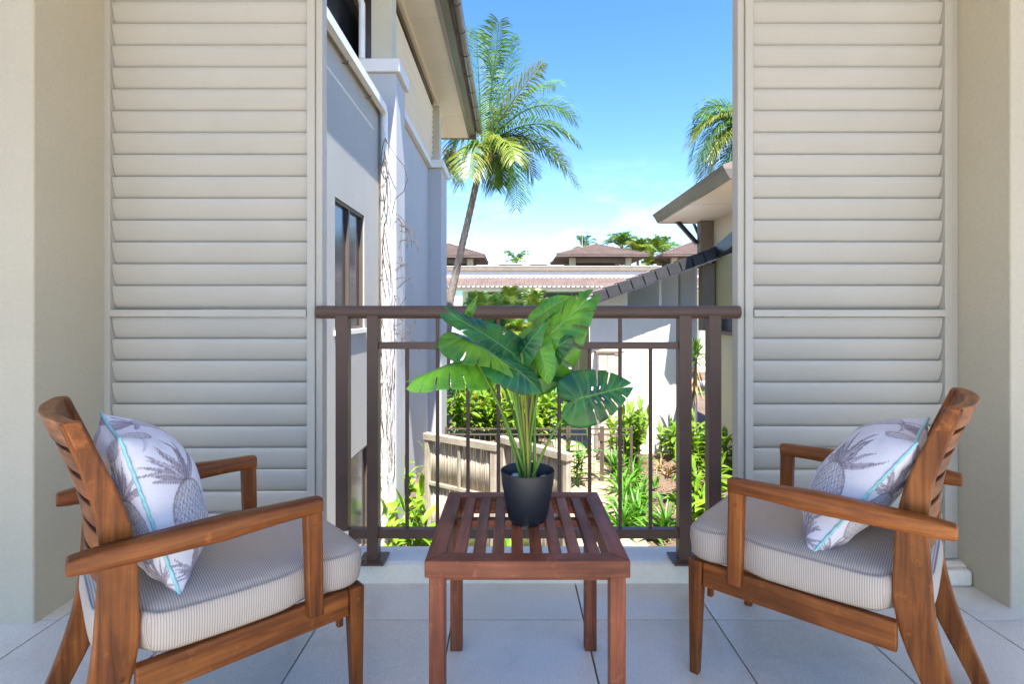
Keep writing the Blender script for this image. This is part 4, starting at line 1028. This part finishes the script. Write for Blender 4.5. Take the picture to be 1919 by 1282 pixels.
# left pillow: near edge runs from the seat up along the back
def place_pillow(chair, vn, vf, ub, zb, ut, zt, T, label, seed, items, vtop=None):
    bn, bf = chair_pt(chair, ub, vn, zb), chair_pt(chair, ub, vf, zb); tn = chair_pt(chair, ut, vtop if vtop is not None else vn, zt)
    uvec = (bf-bn); vvec = tn-bn
    half = vvec.length/2
    c = (bn+tn)/2 + uvec.normalized()*half
    return pillow(c, uvec, vvec, half, T, label, seed, items)
IT = [(-.62,-.18,-.12,.52,1),(.25,.55,.3,.5,1),(-.55,.95,.4,.42,.9),(.35,-.55,-.2,.5,.9),(-.70,-.98,.1,.42,.9)]
IT2 = [(-.70,-.10,.1,.50,1),(.4,.6,-.3,.5,1),(.2,-.5,-.4,.5,.8),(-.7,.85,.3,.42,.9),(-.72,-.95,.1,.42,.9)]
place_pillow(ch1, -.20, .2, -.078, .412, -.180, .757, (.118,.055), 'pineapple print pillow upright on the left armchair, teal piping', 3, (IT, IT2))
place_pillow(ch2, .215, -.2, .020, .400, -.192, .716, (.055,.112), 'pineapple print pillow slumped on the right armchair, teal piping', 11, (IT2, IT))

# ============================================================ TABLE
tb = empty('side_table', (.034,1.379,0), 'small square slatted timber side table between the armchairs', 'table')
hw, zt, ft = .226, .46, .038; bw = .042
def tbx(name, poly, z0, z1, mat): return MB().prism([(x, y, z0) for x, y in poly], (0,0,z1-z0)).build(name, mat, tb, bevel=.0025, local=True)
e_ = .0004
tbx('front_rail', [(-hw,-hw),(hw,-hw),(hw-bw,-hw+bw-e_),(-hw+bw,-hw+bw-e_)], zt-ft, zt, M['tx'])
tbx('back_rail', [(-hw+bw,hw-bw+e_),(hw-bw,hw-bw+e_),(hw,hw),(-hw,hw)], zt-ft, zt, M['tx'])
tbx('side_rail', [(-hw,-hw+e_),(-hw+bw-e_,-hw+bw),(-hw+bw-e_,hw-bw),(-hw,hw-e_)], zt-ft, zt, M['ty'])
tbx('side_rail', [(hw,-hw+e_),(hw,hw-e_),(hw-bw+e_,hw-bw),(hw-bw+e_,-hw+bw)], zt-ft, zt, M['ty'])
iw = hw-bw; ns_ = 8; gap = .0165; swd = (2*iw - gap*(ns_+1))/ns_
for i in range(ns_):
    x = -iw + gap + i*(swd+gap); tbx('slat', [(x,-iw+.0005),(x+swd,-iw+.0005),(x+swd,iw-.0005),(x,iw-.0005)], zt-.022, zt-.002, M['ty'])
for sx in (-1,1):
    for sy in (-1,1):
        x = sx*(hw-.026); y = sy*(hw-.026); MB().box(x-.0175,y-.0175,0,x+.0175,y+.0175,zt-ft-.001).build('leg', M['tz'], tb, bevel=.002, local=True)
for sy in (-1,1): MB().box(-hw+.045,sy*(hw-.03)-.009,zt-ft-.014,hw-.045,sy*(hw-.03)+.009,zt-ft-.0005).build('apron', M['tx'], tb, local=True)
for sx in (-1,1): MB().box(sx*(hw-.03)-.009,-hw+.045,zt-ft-.014,sx*(hw-.03)+.009,hw-.045,zt-ft-.0005).build('apron', M['ty'], tb, local=True)
MB().box(-iw+.001,.06,zt-.043,iw-.001,.085,zt-.0225).build('batten', M['tx'], tb, local=True)

# ============================================================ POTTED MONSTERA
PX, PY, PZ = .041, 1.385, .46
pt = empty('potted_plant', (PX,PY,PZ), 'artificial monstera in a matt black pot on the slatted table', 'potted plant')
prof = [(.030,.0),(.046,.001),(.050,.006),(.056,.03),(.0625,.07),(.068,.10),(.0708,.128),(.0712,.131),(.0695,.133),(.0680,.131),(.064,.10),(.060,.085),(.03,.085)]
MB().lathe(prof, 64, (PX,PY,PZ)).build('pot', M['pot'], pt, smooth=2)
for i, (dx, dy, s_) in enumerate(((-.012,-.035,.016),(.03,-.03,.014),(.045,.012,.014),(-.04,-.012,.013),(.005,.03,.015),(-.03,.03,.014),(.012,-.05,.012))):
    n = 8; pr2 = [(s_*math.sin(math.pi*k/n)+.0004, -s_*.7*math.cos(math.pi*k/n)) for k in range(n+1)]
    MB().lathe(pr2, 12, (PX+dx, PY+dy, PZ+.094 + .010)).build('pebble', M['pebble'], pt, smooth=True)
def leaf_mesh(name, base, tip, normal, width, fold, droop, slits=(), holes=(), seed=0, wave=.03, narrow=False, curl=.35):
    base, tip, normal = Vector(base), Vector(tip), Vector(normal); width *= .84 if seed < 20 else 1.0
    d = tip-base; L = d.length; d.normalize(); nrm = (normal - d*normal.dot(d)).normalized(); sd = nrm.cross(d)
    r_ = random.Random(seed)
    NS, NT = 110, 15
    if narrow: lt = [(0,.05),(.12,.14),(.3,.19),(.5,.18),(.75,.13),(.9,.09),(1,.07)]
    else: lt = [(0,.17),(.05,.27),(.12,.37),(.25,.49),(.40,.50),(.55,.46),(.72,.38),(.88,.27),(1,.19)]
    ft = [(0,172),(.10,140),(.25,92),(.45,66),(.7,46),(.88,28),(1,4)]
    vs_ = [.10,.20,.31,.42,.53,.64,.76,.88]
    v = []; vein = []; f = []
    for side in (-1, 1):
        base_i = len(v)
        for i in range(NS):
            sv2 = i/(NS-1); o_x = L*.84*max(0, (sv2-.20)/.80)
            ln2 = interp(sv2, lt)*L; ph = R(interp(sv2, ft)); dv2 = min(abs(sv2-q_) for q_ in vs_)
            for k in range(NT):
                t = k/(NT-1); tt = t*(1-.10*(1-t))
                x = o_x + ln2*tt*math.cos(ph + .25*t); y = ln2*tt*math.sin(ph + .12*t)*width
                puff = .013*L*min(1, dv2/.05)*math.sin(math.pi*min(1, t*1.05))
                z = y*fold - droop*(max(0,x)**2)/L - 1.5*curl*y*y/L + puff + 1.7*wave*L*math.sin(9*sv2 + seed + 2*side)*t*t
                v.append(base + d*x + sd*(y*side) + nrm*z)
                ve = max(0, 1 - (y/ .0028)) if x > -.02*L else 0
                ve = max(ve, .38*max(0, 1 - dv2*L*.85/.0026)*(1-.5*t)); vein.append(min(1, ve))
        for i in range(NS-1):
            sm = (i+.5)/(NS-1)
            for k in range(NT-1):
                t = (k+.5)/(NT-1); cut = False
                for a_, w_, r0 in slits:
                    if t > r0 and abs(sm-a_) < w_*(.45+.75*(t-r0)/(1-r0)): cut = True
                for a_, w_, r0, r1 in holes:
                    if r0 < t < r1 and abs(sm-a_) < w_*math.sin(math.pi*(t-r0)/(r1-r0))**.5: cut = True
                if cut: continue
                q0 = base_i + i*NT + k; q1 = q0 + NT
                f.append((q0, q0+1, q1+1, q1) if side < 0 else (q0, q1, q1+1, q0+1))
    mb = MB(); mb.v = [tuple(p) for p in v]; mb.f = f
    o = mb.build(name, M['monstera_light' if seed in (1,10,16,19,28,31) else 'monstera'], pt, smooth=True)
    at_ = o.data.attributes.new('vein', 'FLOAT', 'POINT'); at_.data.foreach_set('value', vein)
    so2 = o.modifiers.new('thickness', 'SOLIDIFY'); so2.thickness = .0006
    return o
SL = ((.40,.008,.48),(.535,.010,.36),(.68,.010,.42),(.83,.008,.62))
SL2 = ((.385,.008,.55),(.535,.010,.48),(.69,.009,.55))
HO = ((.365,.012,.18,.38),(.475,.014,.18,.38),(.585,.012,.2,.38))
LV = [ # base px, Y, tip px, Y, normal, width, fold, droop, slits, holes, narrow, curl
 ((890,674),1.38,(765,692),1.29,(-.05,-.52,.85),0.85,-.5,.25,SL,(),0,.5),
 ((880,640),1.43,(812,640),1.41,(.1,-.75,.65),.55,-.2,.30,SL2,(),0,.5),
 ((962,664),1.40,(838,572),1.36,(.50,-.62,.60),.72,.10,.12,SL2,(),0,.35),
 ((864,634),1.36,(966,672),1.28,(.10,-.45,.90),.72,-.35,.25,SL2,(),0,.6),
 ((938,672),1.34,(1012,712),1.26,(.0,-.62,.78),.95,-.35,.3,(),(),0,.5),
 ((988,676),1.41,(1102,541),1.35,(-.50,-.80,.25),.88,-.18,.18,SL,(),0,.5),
 ((1010,594),1.46,(1064,548),1.43,(-.75,-.6,.2),.72,.35,.25,(),(),0,.3),
 ((1080,750),1.31,(1182,722),1.27,(.08,-.95,.30),1.02,.05,.10,SL,HO,0,.25),
 ((1000,698),1.45,(1096,700),1.38,(0,-.18,.98),.95,.12,.2,SL2,(),0,.2),
 ((1012,648),1.38,(1026,716),1.33,(-.35,-.92,.1),.65,-.3,.15,(),(),0,.3),
 ((878,588),1.47,(898,549),1.48,(.5,-.8,.2),1.0,.25,.1,(),(),1,.2),
 ((976,664),1.40,(1016,600),1.36,(-.70,-.65,.15),.60,-.3,.15,(),(),0,.3),
 ((1022,668),1.41,(1062,632),1.35,(-.4,-.85,.35),.85,-.2,.2,SL2,(),0,.4),
]
soil = Vector((PX, PY, PZ+.09))
for i, (bp, Yb, tpx, Yt, nm, wd_, fo, dr, sl2, ho, na, cu) in enumerate(LV):
    a = P(*bp, Yb); c = P(*tpx, Yt)
    leaf_mesh('leaf', a, c, nm, wd_, fo, dr, sl2, ho, seed=i*3+1, narrow=bool(na), curl=cu)
    s0 = soil + Vector((rng.uniform(-.018,.018), rng.uniform(-.015,.015), 0))
    mid = Vector(((s0.x*.62 + a.x*.38), (s0.y+a.y)/2, s0.z*.42 + a.z*.58))
    dirl = (c-a).normalized()
    MB().tube(bez(s0, mid + Vector((rng.uniform(-.006,.006),0,.01)), a + dirl*.004, 14), [.0042]*5 + [.0034]*5 + [.0028]*4, 8).build('stem', M['petiole2'] if i in (9,11) else M['petiole'], pt, smooth=True)
for i in range(2):
    s0 = soil + Vector((rng.uniform(-.01,.01), rng.uniform(-.01,.01), 0)); a = P(960+14*i, 700+6*i, 1.39)
    MB().tube(bez(s0, (s0+a)/2 + Vector((0,0,.02)), a, 10), [.006]*6+[.004]*4, 8).build('stem', M['petiole2'] if i == 1 else M['petiole'], pt, smooth=True)
